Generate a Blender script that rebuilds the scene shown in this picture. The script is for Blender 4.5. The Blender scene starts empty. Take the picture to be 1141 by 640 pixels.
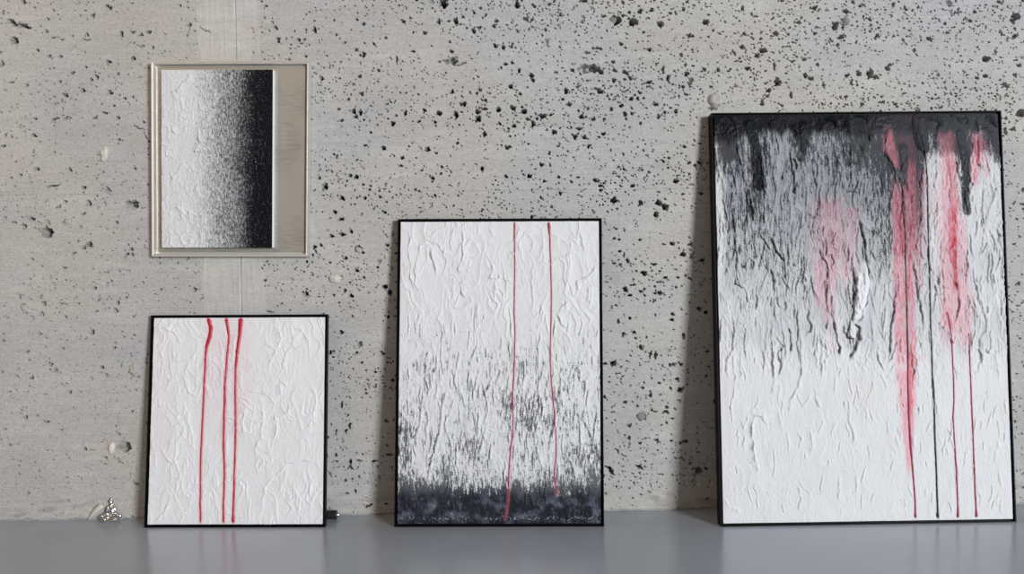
import bpy, bmesh, math, random
import numpy as np
from mathutils import Vector, Matrix

C = bpy.context.scene
COL = C.collection

# ------------------------------------------------------------------ camera
F, D, CH = 880.0, 2.64, 0.83263
YAW, PITCH, ROLL = 0.017076, 0.026986, 0.011539
_fw = np.array([math.sin(YAW)*math.cos(PITCH), math.cos(YAW)*math.cos(PITCH), -math.sin(PITCH)])
_r = np.cross(_fw, [0, 0, 1.0]); _r /= np.linalg.norm(_r)
_u = np.cross(_r, _fw)
CR = _r*math.cos(ROLL) - _u*math.sin(ROLL)
CU = _u*math.cos(ROLL) + _r*math.sin(ROLL)
CPOS = np.array([0, -D, CH])
cam = bpy.data.cameras.new('camera'); cam.sensor_width = 36; cam.lens = F/1141*36
cam.clip_start = 0.05
co = bpy.data.objects.new('camera', cam); COL.objects.link(co)
M = Matrix.Identity(4)
for i in range(3):
    M[i][0] = CR[i]; M[i][1] = CU[i]; M[i][2] = -_fw[i]; M[i][3] = CPOS[i]
co.matrix_world = M
C.camera = co

# ------------------------------------------------------------------ view, world, lights
C.view_settings.view_transform = 'Standard'; C.view_settings.look = 'None'
C.view_settings.gamma = 1; C.view_settings.use_curve_mapping = False
C.view_settings.exposure = 0.0
KEY_POWER, WORLD_STRENGTH = 2280.0, 0.195
w = bpy.data.worlds.new('room_light'); C.world = w; w.use_nodes = True
nt = w.node_tree; nt.nodes.clear()
out = nt.nodes.new('ShaderNodeOutputWorld'); bg = nt.nodes.new('ShaderNodeBackground')
tc = nt.nodes.new('ShaderNodeTexCoord'); sp = nt.nodes.new('ShaderNodeSeparateXYZ')
rp = nt.nodes.new('ShaderNodeValToRGB'); mr = nt.nodes.new('ShaderNodeMapRange')
nt.links.new(tc.outputs['Generated'], sp.inputs[0])
nt.links.new(sp.outputs['X'], mr.inputs['Value']); mr.inputs['From Min'].default_value = -1; mr.inputs['From Max'].default_value = 1
nt.links.new(mr.outputs[0], rp.inputs[0])
rp.color_ramp.elements[0].color = (0.60, 0.52, 0.43, 1); rp.color_ramp.elements[1].color = (0.86, 0.95, 1.10, 1)
nt.links.new(rp.outputs[0], bg.inputs[0]); bg.inputs[1].default_value = WORLD_STRENGTH
nt.links.new(bg.outputs[0], out.inputs[0])

def area(name, loc, target, sx, sy, power, color):
    l = bpy.data.lights.new(name, 'AREA'); l.shape = 'RECTANGLE'; l.size = sx; l.size_y = sy
    l.energy = power; l.color = color
    o = bpy.data.objects.new(name, l); COL.objects.link(o); o.location = loc
    o.rotation_euler = (Vector(target)-Vector(loc)).to_track_quat('-Z', 'Y').to_euler()
    return o
area('window_daylight', (9.6, -13.2, 3.1), (0.2, 0, 0.7), 3.3, 3.6, KEY_POWER, (0.965, 0.985, 1.0))
area('warm_fill', (-3.4, -2.6, 3.6), (-1.6, 0, 1.3), 0.6, 0.6, 34, (1.0, 0.64, 0.32))  # added warm fill that tints the upper left wall, no known lamp

# ------------------------------------------------------------------ pixel <-> place
PX = 0.003
def ray(x, y):
    return _fw*F + CR*(x-570.5) + CU*(320-y)
def on_wall(x, y, Y=0.0):
    d = ray(x, y); return CPOS + d*((Y+D)/d[1])
def on_floor(x, y, Z=0.0):
    d = ray(x, y); return CPOS + d*((Z-CH)/d[2])

# ------------------------------------------------------------------ noise
def perlin(x, y, seed):
    rng = np.random.RandomState(seed)
    ang = rng.rand(128, 128)*2*np.pi
    gx, gy = np.cos(ang), np.sin(ang)
    xi = np.floor(x).astype(int); yi = np.floor(y).astype(int)
    xf = x-xi; yf = y-yi
    u = xf*xf*xf*(xf*(xf*6-15)+10); v = yf*yf*yf*(yf*(yf*6-15)+10)
    def g(ix, iy, dx, dy):
        a = ix & 127; b = iy & 127
        return gx[a, b]*dx+gy[a, b]*dy
    n00 = g(xi, yi, xf, yf); n10 = g(xi+1, yi, xf-1, yf)
    n01 = g(xi, yi+1, xf, yf-1); n11 = g(xi+1, yi+1, xf-1, yf-1)
    return ((n00*(1-u)+n10*u)*(1-v)+(n01*(1-u)+n11*u)*v)*1.5
def fbm(x, y, seed, o=3, gain=0.5):
    s = 0; a = 1; t = 0
    for i in range(o):
        s = s+a*perlin(x*2**i+7.3*i, y*2**i+3.1*i, seed+i); t += a; a *= gain
    return s/t
def ss(a, b, x):
    t = np.clip((x-a)/(b-a), 0, 1); return t*t*(3-2*t)

# ------------------------------------------------------------------ mesh helpers
def tag(o, label=None, cat=None, group=None, kind=None):
    if label: o['label'] = label
    if cat: o['category'] = cat
    if group: o['group'] = group
    if kind: o['kind'] = kind
    return o
def empty(name, loc):
    o = bpy.data.objects.new(name, None); COL.objects.link(o); o.location = loc
    o.empty_display_size = 0.1
    return o
def link(name, me, mat, parent=None, loc=None):
    if mat is not None: me.materials.append(mat)
    o = bpy.data.objects.new(name, me); COL.objects.link(o)
    if loc is not None: o.location = loc
    if parent is not None:
        o.parent = parent
        o.matrix_parent_inverse = Matrix.Translation(-Vector(parent.location))
    return o
def py_mesh(name, verts, faces, smooth=False):
    me = bpy.data.meshes.new(name); me.from_pydata([tuple(map(float, v)) for v in verts], [], faces)
    bm = bmesh.new(); bm.from_mesh(me); bmesh.ops.recalc_face_normals(bm, faces=bm.faces); bm.to_mesh(me); bm.free()
    if smooth: me.polygons.foreach_set('use_smooth', [True]*len(me.polygons))
    return me
def grid_solid(name, P, back, rgba, smooth=True):
    """P (ny,nx,3) front surface, rows going down, columns to the right; back (ny,nx,3)->only its border is used."""
    ny, nx = P.shape[:2]
    idx = np.arange(ny*nx).reshape(ny, nx)
    q = np.stack([idx[:-1, :-1], idx[1:, :-1], idx[1:, 1:], idx[:-1, 1:]], -1).reshape(-1, 4)
    ring = np.concatenate([idx[0, :-1], idx[:-1, -1], idx[-1, :0:-1], idx[:0:-1, 0]])
    nb = len(ring); b0 = ny*nx
    bv = back.reshape(-1, 3)[ring]
    ri = np.arange(nb); rn = (ri+1) % nb
    sk = np.stack([ring, ring[rn], b0+rn, b0+ri], -1)
    V = np.concatenate([P.reshape(-1, 3), bv]).astype(np.float32)
    Q = np.concatenate([q, sk])
    me = bpy.data.meshes.new(name)
    me.vertices.add(len(V)); me.vertices.foreach_set('co', V.ravel())
    nl = len(Q)*4+nb
    me.loops.add(nl)
    me.loops.foreach_set('vertex_index', np.concatenate([Q.ravel(), b0+ri[::-1]]).astype(np.int32))
    me.polygons.add(len(Q)+1)
    me.polygons.foreach_set('loop_start', np.concatenate([np.arange(len(Q))*4, [len(Q)*4]]).astype(np.int32))
    me.polygons.foreach_set('loop_total', np.concatenate([np.full(len(Q), 4), [nb]]).astype(np.int32))
    sm = np.zeros(len(Q)+1, bool); sm[:len(q)] = smooth
    me.polygons.foreach_set('use_smooth', sm)
    at = me.color_attributes.new('pigment', 'FLOAT_COLOR', 'POINT')
    full = np.concatenate([rgba.reshape(-1, 4), rgba.reshape(-1, 4)[ring]]).astype(np.float32)
    at.data.foreach_set('color', full.ravel())
    me.update(); me.validate()
    return me

# ------------------------------------------------------------------ materials
def new_mat(name):
    m = bpy.data.materials.new(name); m.use_nodes = True
    return m, m.node_tree, m.node_tree.nodes['Principled BSDF']
def plain(name, col, rough=0.5, metal=0.0, nscale=40, namp=0.15, bump=0.0):
    m, t, b = new_mat(name)
    n = t.nodes.new('ShaderNodeTexNoise'); n.inputs['Scale'].default_value = nscale; n.inputs['Detail'].default_value = 4
    tc = t.nodes.new('ShaderNodeTexCoord'); t.links.new(tc.outputs['Object'], n.inputs['Vector'])
    mx = t.nodes.new('ShaderNodeMix'); mx.data_type = 'RGBA'
    mx.inputs[6].default_value = (*[c*(1-namp) for c in col], 1); mx.inputs[7].default_value = (*[min(1, c*(1+namp)) for c in col], 1)
    t.links.new(n.outputs['Fac'], mx.inputs[0]); t.links.new(mx.outputs[2], b.inputs['Base Color'])
    b.inputs['Roughness'].default_value = rough; b.inputs['Metallic'].default_value = metal
    if bump:
        bp = t.nodes.new('ShaderNodeBump'); bp.inputs['Strength'].default_value = bump; bp.inputs['Distance'].default_value = 0.002
        t.links.new(n.outputs['Fac'], bp.inputs['Height']); t.links.new(bp.outputs[0], b.inputs['Normal'])
    return m
def pigment(name, nscale, bumpd, spec=0.5, stretch=(1, 1, 1), cvar=0.06):
    m, t, b = new_mat(name)
    a = t.nodes.new('ShaderNodeAttribute'); a.attribute_name = 'pigment'
    tc = t.nodes.new('ShaderNodeTexCoord'); mp = t.nodes.new('ShaderNodeMapping'); mp.inputs['Scale'].default_value = stretch
    t.links.new(tc.outputs['Object'], mp.inputs['Vector'])
    n = t.nodes.new('ShaderNodeTexNoise'); n.inputs['Scale'].default_value = nscale; n.inputs['Detail'].default_value = 5
    t.links.new(mp.outputs[0], n.inputs['Vector'])
    r = t.nodes.new('ShaderNodeMapRange'); r.inputs['To Min'].default_value = 1-cvar; r.inputs['To Max'].default_value = 1+cvar
    t.links.new(n.outputs['Fac'], r.inputs['Value'])
    vm = t.nodes.new('ShaderNodeVectorMath'); vm.operation = 'SCALE'
    t.links.new(a.outputs['Color'], vm.inputs[0]); t.links.new(r.outputs[0], vm.inputs['Scale'])
    t.links.new(vm.outputs[0], b.inputs['Base Color'])
    t.links.new(a.outputs['Alpha'], b.inputs['Roughness'])
    b.inputs['Specular IOR Level'].default_value = spec
    bp = t.nodes.new('ShaderNodeBump'); bp.inputs['Distance'].default_value = bumpd; bp.inputs['Strength'].default_value = 0.6
    t.links.new(n.outputs['Fac'], bp.inputs['Height']); t.links.new(bp.outputs[0], b.inputs['Normal'])
    return m
MAT = {}
MAT['concrete'] = pigment('board_formed_concrete', 60, 0.0015, 0.2, (0.5, 1, 1.6), 0.10)
MAT['paint'] = pigment('impasto_paint', 260, 0.0006, 0.07, (1, 1, 0.5), 0.03)
MAT['black_frame'] = plain('black_lacquered_wood', (0.004, 0.004, 0.005), 0.45, 0, 30, 0.2)
MAT['black_frame'].node_tree.nodes['Principled BSDF'].inputs['Specular IOR Level'].default_value = 0.12
MAT['canvas_edge'] = plain('raw_canvas_edge', (0.02, 0.02, 0.022), 0.7)
MAT['red_paint'] = plain('red_paint', (0.50, 0.015, 0.045), 0.35, 0, 120, 0.25)
MAT['rose_paint'] = plain('rose_paint', (0.34, 0.035, 0.075), 0.4, 0, 120, 0.25)
MAT['black_paint'] = plain('black_paint', (0.012, 0.012, 0.016), 0.35, 0, 120, 0.25)
MAT['silver'] = plain('polished_silver', (0.80, 0.80, 0.80), 0.22, 1.0, 90, 0.1, 0.1)
MAT['silver_frame'] = plain('silver_frame_metal', (0.70, 0.67, 0.62), 0.36, 0.45, 30, 0.06)
MAT['shell'] = plain('pale_stone', (0.62, 0.60, 0.56), 0.45, 0, 60, 0.1, 0.2)
MAT['gravel'] = plain('grey_gravel', (0.22, 0.215, 0.20), 0.75, 0, 80, 0.3, 0.5)
MAT['gravel_pale'] = plain('pale_gravel', (0.42, 0.41, 0.38), 0.6, 0, 80, 0.2, 0.4)
MAT['black_rubber'] = plain('black_rubber', (0.010, 0.010, 0.012), 0.5)
MAT['chrome'] = plain('chrome_tip', (0.6, 0.65, 0.7), 0.2, 1.0)

def brushed(name):
    m, t, b = new_mat(name)
    tc = t.nodes.new('ShaderNodeTexCoord'); mp = t.nodes.new('ShaderNodeMapping'); mp.inputs['Scale'].default_value = (1.5, 1, 30)
    n = t.nodes.new('ShaderNodeTexNoise'); n.inputs['Scale'].default_value = 14; n.inputs['Detail'].default_value = 5
    t.links.new(tc.outputs['Object'], mp.inputs[0]); t.links.new(mp.outputs[0], n.inputs[0])
    n2 = t.nodes.new('ShaderNodeTexNoise'); n2.inputs['Scale'].default_value = 7; n2.inputs['Detail'].default_value = 3
    t.links.new(tc.outputs['Object'], n2.inputs[0])
    ad = t.nodes.new('ShaderNodeMath'); ad.operation = 'ADD'; t.links.new(n.outputs['Fac'], ad.inputs[0]); t.links.new(n2.outputs['Fac'], ad.inputs[1])
    r = t.nodes.new('ShaderNodeValToRGB'); r.color_ramp.elements[0].position = 0.6; r.color_ramp.elements[1].position = 1.4
    r.color_ramp.elements[0].color = (0.38, 0.355, 0.315, 1); r.color_ramp.elements[1].color = (0.60, 0.57, 0.50, 1)
    t.links.new(ad.outputs[0], r.inputs[0]); t.links.new(r.outputs[0], b.inputs['Base Color'])
    b.inputs['Metallic'].default_value = 0.75; b.inputs['Roughness'].default_value = 0.45
    return m
MAT['brushed'] = brushed('brushed_aluminium')

def floor_mat():
    m, t, b = new_mat('grey_sealed_floor')
    tc = t.nodes.new('ShaderNodeTexCoord')
    n = t.nodes.new('ShaderNodeTexNoise'); n.inputs['Scale'].default_value = 2.2; n.inputs['Detail'].default_value = 7
    t.links.new(tc.outputs['Object'], n.inputs[0])
    r = t.nodes.new('ShaderNodeValToRGB'); r.color_ramp.elements[0].position = 0.3; r.color_ramp.elements[1].position = 0.7
    r.color_ramp.elements[0].color = (0.36, 0.395, 0.455, 1); r.color_ramp.elements[1].color = (0.41, 0.45, 0.51, 1)
    t.links.new(n.outputs['Fac'], r.inputs[0]); t.links.new(r.outputs[0], b.inputs['Base Color'])
    n2 = t.nodes.new('ShaderNodeTexNoise'); n2.inputs['Scale'].default_value = 25; n2.inputs['Detail'].default_value = 4
    t.links.new(tc.outputs['Object'], n2.inputs[0])
    bp = t.nodes.new('ShaderNodeBump'); bp.inputs['Strength'].default_value = 0.15; bp.inputs['Distance'].default_value = 0.001
    t.links.new(n2.outputs['Fac'], bp.inputs['Height']); t.links.new(bp.outputs[0], b.inputs['Normal'])
    b.inputs['Roughness'].default_value = 0.23; b.inputs['Specular IOR Level'].default_value = 0.9
    return m
MAT['floor'] = floor_mat()

# ------------------------------------------------------------------ the wall
# every hole: centre and size in the pixels of a look at the photo (origin, scale), turned into places on the wall
HOLES = []   # x, y, w, h, angle(deg, + = down to the right), depth factor
def crop(ox, oy, s, lst):
    for h in lst:
        x, y, a, b = h[:4]; ang = h[4] if len(h) > 4 else 0; dp = h[5] if len(h) > 5 else None
        HOLES.append((ox+x/s, oy+y/s, a/s, b/s, ang, dp))
crop(0, 0, 1, [(15,25,18,7,20),(27,29,16,6,15),(16,45,12,9,20),(2,71,6,9),(97,39,6,4,20),(121,8,10,4,35),(104,17,5,5),(135,38,6,6),
 (148,36,6,4),(157,39,6,4),(166,36,8,5,-15),(93,101,6,6),(123,103,7,5,20),(121,69,7,4),(149,65,7,4,-10),(96,75,4,3),(67,63,5,4,30),(41,56,5,3),(54,63,5,3),
 (30,95,4,4),(81,81,7,3,-20),(101,89,5,3),(108,86,3,7,-20),(67,91,4,3),(139,110,4,3),(148,108,3,3),(127,118,4,3),(61,133,10,3,-25),(75,131,8,3,-20),(106,131,8,3,-15),
 (117,126,8,3,25),(131,131,6,3,20),(160,136,4,3),(38,151,8,3,15),(28,147,4,2,40),(133,156,5,4),(23,105,3,3),(13,92,7,2),(26,3,5,6),(3,14,4,5),(73,106,7,4,30),(25,0,6,4),(52,35,4,3),(170,53,5,4),
 (78,189,6,4,20),(41,189,6,4,10),(3,163,8,4),(13,198,5,2),(23,195,4,3),(61,170,4,3),(61,207,20,2,-10),(120,212,9,7,30,.6),(99,227,7,10,10,.9),(66,230,5,4),(73,225,5,2),
 (117,227,6,5,20,.6),(109,231,5,4,0,.5),(147,228,18,13,5,.9),(52,259,19,15,0,1.2),(45,258,14,10,0,.35),(36,244,9,5),(27,252,6,6),(52,248,9,9,0,.35),(74,247,11,9,20,.35),(93,238,8,4,-25),
 (90,253,5,5,0,.6),(100,273,8,8),(94,276,4,5),(4,245,9,7,-30,.3),(130,248,4,3),(17,248,5,3),(146,278,5,4),(142,283,6,3),(148,284,3,4,30),(71,299,4,3),(31,295,3,2),(120,304,3,3),(83,282,7,2,-30),
 (154,51,20,1.2,5),(60,42,14,1.2,-5),(70,44,8,2),(97,44,10,1),(154,142,14,1.8,25),(162,152,2,12,-20)])
crop(340, 0, 3.046, [(470,10,40,36),(430,6,30,20,0,.4),(720,15,22,30),(334,73,18,18),(455,74,18,16),(512,70,20,24),(197,187,24,24),(175,170,16,10),(33,102,14,26),
 (273,129,14,12),(232,147,12,12),(367,175,14,12),(496,174,18,16),(485,208,64,20,-6,.8),(505,205,30,38,0,.8),(530,217,40,5,-25),(645,155,12,16),(672,162,12,12),(573,107,16,20),
 (590,93,20,10),(650,72,20,12,-20),(640,88,16,12),(613,50,10,16),(683,217,12,10),(666,230,10,10),(727,240,12,24),(698,293,16,18),(582,316,10,10),(184,260,16,14),
 (190,318,20,14),(147,338,14,10),(114,370,14,12),(166,378,18,20),(186,382,18,20),(172,397,18,12),(124,408,16,10),(536,352,28,20),(404,375,14,16),(454,385,24,22,30),
 (512,388,18,32,-10),(530,380,10,8),(585,378,22,16),(610,370,22,10),(657,372,18,20,20),(587,403,28,24),(705,366,22,18),(298,420,18,24),(281,404,12,8),(340,385,14,24),
 (661,420,12,12),(710,428,18,12),(690,437,12,8),(440,413,10,12),(415,508,22,24),(265,502,20,12),(203,493,16,10),(330,535,14,16),(518,485,12,10),(690,500,24,12),
 (600,572,18,16),(175,542,12,8),(174,602,20,20),(68,633,24,14),(48,605,10,16),(433,605,14,12),(463,567,12,12),(500,312,12,16),(57,266,12,16),(609,455,16,20),(311,205,10,30),(105,118,14,10),(176,67,12,10)])
crop(560, 0, 3.046, [(50,15,22,34),(278,3,30,12),(384,68,38,44),(442,74,40,32,20),(467,38,20,24),(430,42,14,14),(408,52,16,14),(410,8,14,14),(505,35,24,14,-30),(537,82,24,22),
 (614,31,14,14),(344,55,14,12),(146,101,16,14),(148,145,24,36,0,.4),(402,149,18,14),(498,170,16,16),(282,233,60,36,5,.6),(312,233,50,36,0,1),(335,245,20,26,20),(238,239,14,14),(375,210,22,14),
 (383,239,18,14),(328,164,34,7,15),(290,178,34,5,-8),(415,243,28,14,45),(434,264,22,12,45),(379,272,18,14,-20),(328,308,36,18,35),(438,335,16,16),(498,279,24,12,-25),(562,268,18,30,15),(545,238,10,30,10),
 (626,250,18,18),(638,278,24,36,15,.7),(615,295,14,10),(631,122,20,16),(645,122,16,10),(608,185,12,18),(686,235,14,14),(26,293,16,16),(35,366,24,20),(74,377,20,22),(134,395,28,24),(118,403,14,10),
 (103,422,20,28),(176,450,24,24),(38,428,20,10),(216,308,18,24),(227,355,16,16),(205,336,14,12),(268,397,26,18,15),(403,359,16,14),(371,370,14,12),(416,387,16,18),(520,354,26,14),
 (310,405,20,14),(345,402,12,10),(342,455,18,12),(328,465,12,10),(260,437,14,14),(246,465,16,24),(293,496,18,16),(159,520,12,20),(530,395,12,18),(550,380,12,14),(588,378,16,18),
 (570,366,12,8),(622,320,14,12),(566,537,14,14),(545,548,10,14),(618,498,10,14),(562,570,10,10),(590,615,24,18,-15),(443,632,14,12),(333,632,22,12),(316,612,20,18),
 (92,598,16,16),(143,614,12,10),(132,558,14,14),(412,575,12,12,30),(498,585,12,12),(468,418,12,12),(10,218,12,12),(34,212,10,16),(4,160,10,20),(17,500,24,10),(180,245,18,8),
 (98,255,20,16),(104,272,12,18),(690,75,24,20),(700,50,10,8),(570,45,12,14),(100,68,14,12),(78,64,20,10),(712,368,40,12,0,.8)])
crop(780, 0, 3.161, [(405,28,26,18,-40),(395,42,12,8),(680,17,18,18),(513,40,24,18,20),(598,67,16,14,30),(348,80,26,12,10),(267,117,18,22),(157,120,16,12),(312,120,12,10),(148,165,18,16),
 (222,178,34,24,-30),(203,195,24,16,-30),(500,130,28,14),(405,118,16,10),(486,158,14,16),(475,92,26,34,30),(503,98,14,20),(808,138,20,20),(1008,207,34,26),(1112,58,36,36,0,1),(1100,75,24,20),(1110,128,26,18,-30),
 (1123,230,22,16),(970,42,14,14),(910,35,10,20),(1040,182,12,24),(1005,268,20,16),(975,275,20,14),(1078,300,30,16,30),(1110,265,12,24,-30),(601,260,34,34),(560,260,22,22),
 (620,272,24,16),(660,240,20,16),(670,228,18,10),(517,265,20,12),(535,290,14,26),(555,300,14,10),(372,266,20,16),(390,276,26,14,15),(435,300,12,30,-15),(322,335,10,34),(274,290,30,28,20),(262,235,10,36),(230,295,14,10),
 (236,337,20,10),(220,362,14,22),(168,241,26,14),(20,85,18,12),(66,245,14,16,-30),(14,243,16,12),(196,58,20,8),(638,360,30,8),(570,368,14,14),(695,375,16,10),(495,343,12,10),
 (1132,400,40,38,-20,1),(755,178,10,20),(415,228,12,12),(875,365,14,40,12,.35),(150,30,10,24),(540,8,18,12),(878,12,20,26,0,.6),(970,310,12,8),(900,340,8,8),(1040,340,10,8),(1062,120,10,14),
 (125,305,8,8),(785,292,8,12),(840,265,12,6),(715,330,12,6),(935,310,12,8),(288,2,20,8)])
crop(660, 200, 2.906, [(69,67,26,24),(157,77,20,20),(216,77,24,26,20),(236,90,30,26,30),(208,112,20,22),(133,20,12,12),(272,5,18,12),(10,3,16,10),(25,22,16,10),(295,243,22,20,-10),(325,250,26,36,0,.3),
 (357,262,30,12),(168,304,22,18),(202,275,22,8),(107,357,20,20,-20),(124,375,14,10),(130,342,26,6),(220,368,14,18),(91,233,14,8),(115,265,9,20),(102,245,8,16),(72,192,12,8),
 (78,160,10,10),(142,297,8,8),(345,418,20,16,20),(370,432,20,14),(261,438,16,12),(258,455,18,10),(296,508,12,26),(136,495,16,16),(100,503,8,28,10),(188,570,8,30,15),(205,570,12,34,15),
 (160,545,16,26,-30),(246,555,20,20,0,.3),(68,600,16,20,30),(42,597,14,12),(85,460,10,16),(122,450,12,12),(272,350,8,10),(278,318,12,8),(315,320,14,10),(238,318,14,8),(213,333,14,6),
 (355,45,16,8),(258,208,20,12,20),(156,196,12,8),(323,212,8,14)])
crop(660, 400, 3.2, [(178,207,42,46,0,.28),(215,185,34,8,40),(315,112,32,22,-25),(265,173,14,12),(262,190,24,12),(380,398,40,34,0,.9),(372,440,40,50,0,.15),(135,240,12,24,30),(131,282,14,16),
 (170,388,28,14,20),(55,390,30,16,45),(70,405,30,16,60),(75,15,28,24),(180,103,14,10),(277,20,16,10,30),(330,295,28,10,-5),(285,212,24,6),(330,255,14,14,0,.4),(202,475,20,20,0,.4),(175,485,16,8),
 (90,330,34,7,50),(110,345,30,6,40),(130,310,10,36,20,.5),(230,292,30,10,30),(193,285,30,5),(385,335,16,14,0,.5),(423,440,12,30,0,.4),(411,500,18,8,-20),(118,155,18,12,-20),(75,190,20,6)])
crop(340, 200, 2.667, [(60,22,20,22),(109,56,18,16),(178,55,14,10),(88,97,16,12),(108,118,20,14),(110,163,28,12),(80,168,20,12),(137,155,14,14),(27,202,14,12),(158,208,30,24,30,.5),(170,218,16,12),
 (218,245,12,22,-20,.5),(153,272,18,9),(120,235,14,12),(4,340,14,16),(137,347,20,12,30),(175,292,10,8),(107,455,14,16),(163,490,22,20,0,.7),(237,320,18,16),(252,337,16,18),(247,408,16,10),
 (168,545,10,16,30),(208,573,14,8,20),(233,518,14,8,15),(75,515,14,16),(262,598,16,10)])
crop(340, 440, 3.2, [(160,240,12,30),(130,40,10,30),(112,238,14,8),(247,238,24,10),(178,345,12,20),(158,110,14,24),(145,130,12,16),(230,395,40,12,-20),(190,235,24,8),(110,130,10,14),(288,95,14,12),(160,260,24,12),(150,350,20,6),(290,390,14,8)])
crop(0, 320, 4, [(88,42,14,34,-20),(105,88,34,50,-35,.35),(117,110,16,20),(195,75,24,26),(186,118,18,26,0,.9),(180,45,10,20,-30),(285,73,46,7,12),(352,71,20,9),(523,69,20,18),(515,103,24,30,0,.8),(412,200,22,30),(405,210,30,14,-30,.4),
 (380,230,26,5,-30),(178,208,24,18,40),(205,227,12,8),(515,250,24,6,50),(510,270,16,14),(281,274,14,12),(122,288,28,12,-25),(225,345,30,14,45),(250,368,22,22,0,.6),(455,358,20,14,20),
 (480,395,36,6,50),(80,400,26,8,25),(298,428,14,10),(46,467,18,12,30),(117,580,26,20,10),(208,600,32,16,15),(97,548,14,10),(117,538,8,12),(168,573,14,10),(590,553,12,14),(595,130,14,12),
 (422,5,20,16),(432,106,18,8),(265,113,10,8),(544,198,10,8),(600,213,14,12),(36,139,10,8),(15,240,26,7,10),(8,380,10,20),(205,478,20,8,10),(130,325,14,10),(607,460,12,10)])
crop(0, 480, 4, [(558,74,76,60,5,.8),(379,82,18,14),(405,86,14,9),(420,90,14,6),(85,158,10,12),(470,120,20,12),(470,150,20,7),(395,175,60,10,25,.3),(150,250,10,26,0,.5),(3,40,8,16),(295,107,12,8),(225,90,60,3,10),(130,80,10,6),(30,30,8,8)])
crop(200, 0, 7.607, [(70,240,50,100,0,.35),(88,212,36,30),(65,298,20,20),(210,250,130,12,35),(125,265,30,12,25),(790,190,20,36,-20),(815,235,44,20,35),(835,330,50,30),(838,352,30,34),(1010,338,46,22,10),(1055,338,36,18,5),
 (615,250,50,30,60,.3),(625,270,30,10,60),(950,318,30,14,-30),(905,328,30,8),(730,50,26,16),(1075,253,24,20),(975,265,16,22),(943,378,20,14),(8,48,24,20),(75,65,16,14),(12,160,16,14),(705,440,16,14),(625,445,14,30),(1005,395,40,12,45)])
crop(200, 270, 6.4, [(108,338,36,50,-10,.9),(590,185,14,22,-20),(605,165,14,16),(635,158,16,12),(665,165,12,14),(675,205,26,10,-40),(607,270,24,32,-10),(885,210,20,14),(900,367,44,40,0,.9),(880,355,30,14),
 (735,300,22,10),(640,497,50,12),(75,430,14,12),(823,193,16,12),(947,237,16,14),(698,455,12,12),(70,312,20,10)])
crop(1090, 100, 2.909, [(88,133,14,28),(112,130,24,9,10),(145,325,10,14),(130,628,14,14),(125,420,12,8),(115,500,14,6)])

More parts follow.
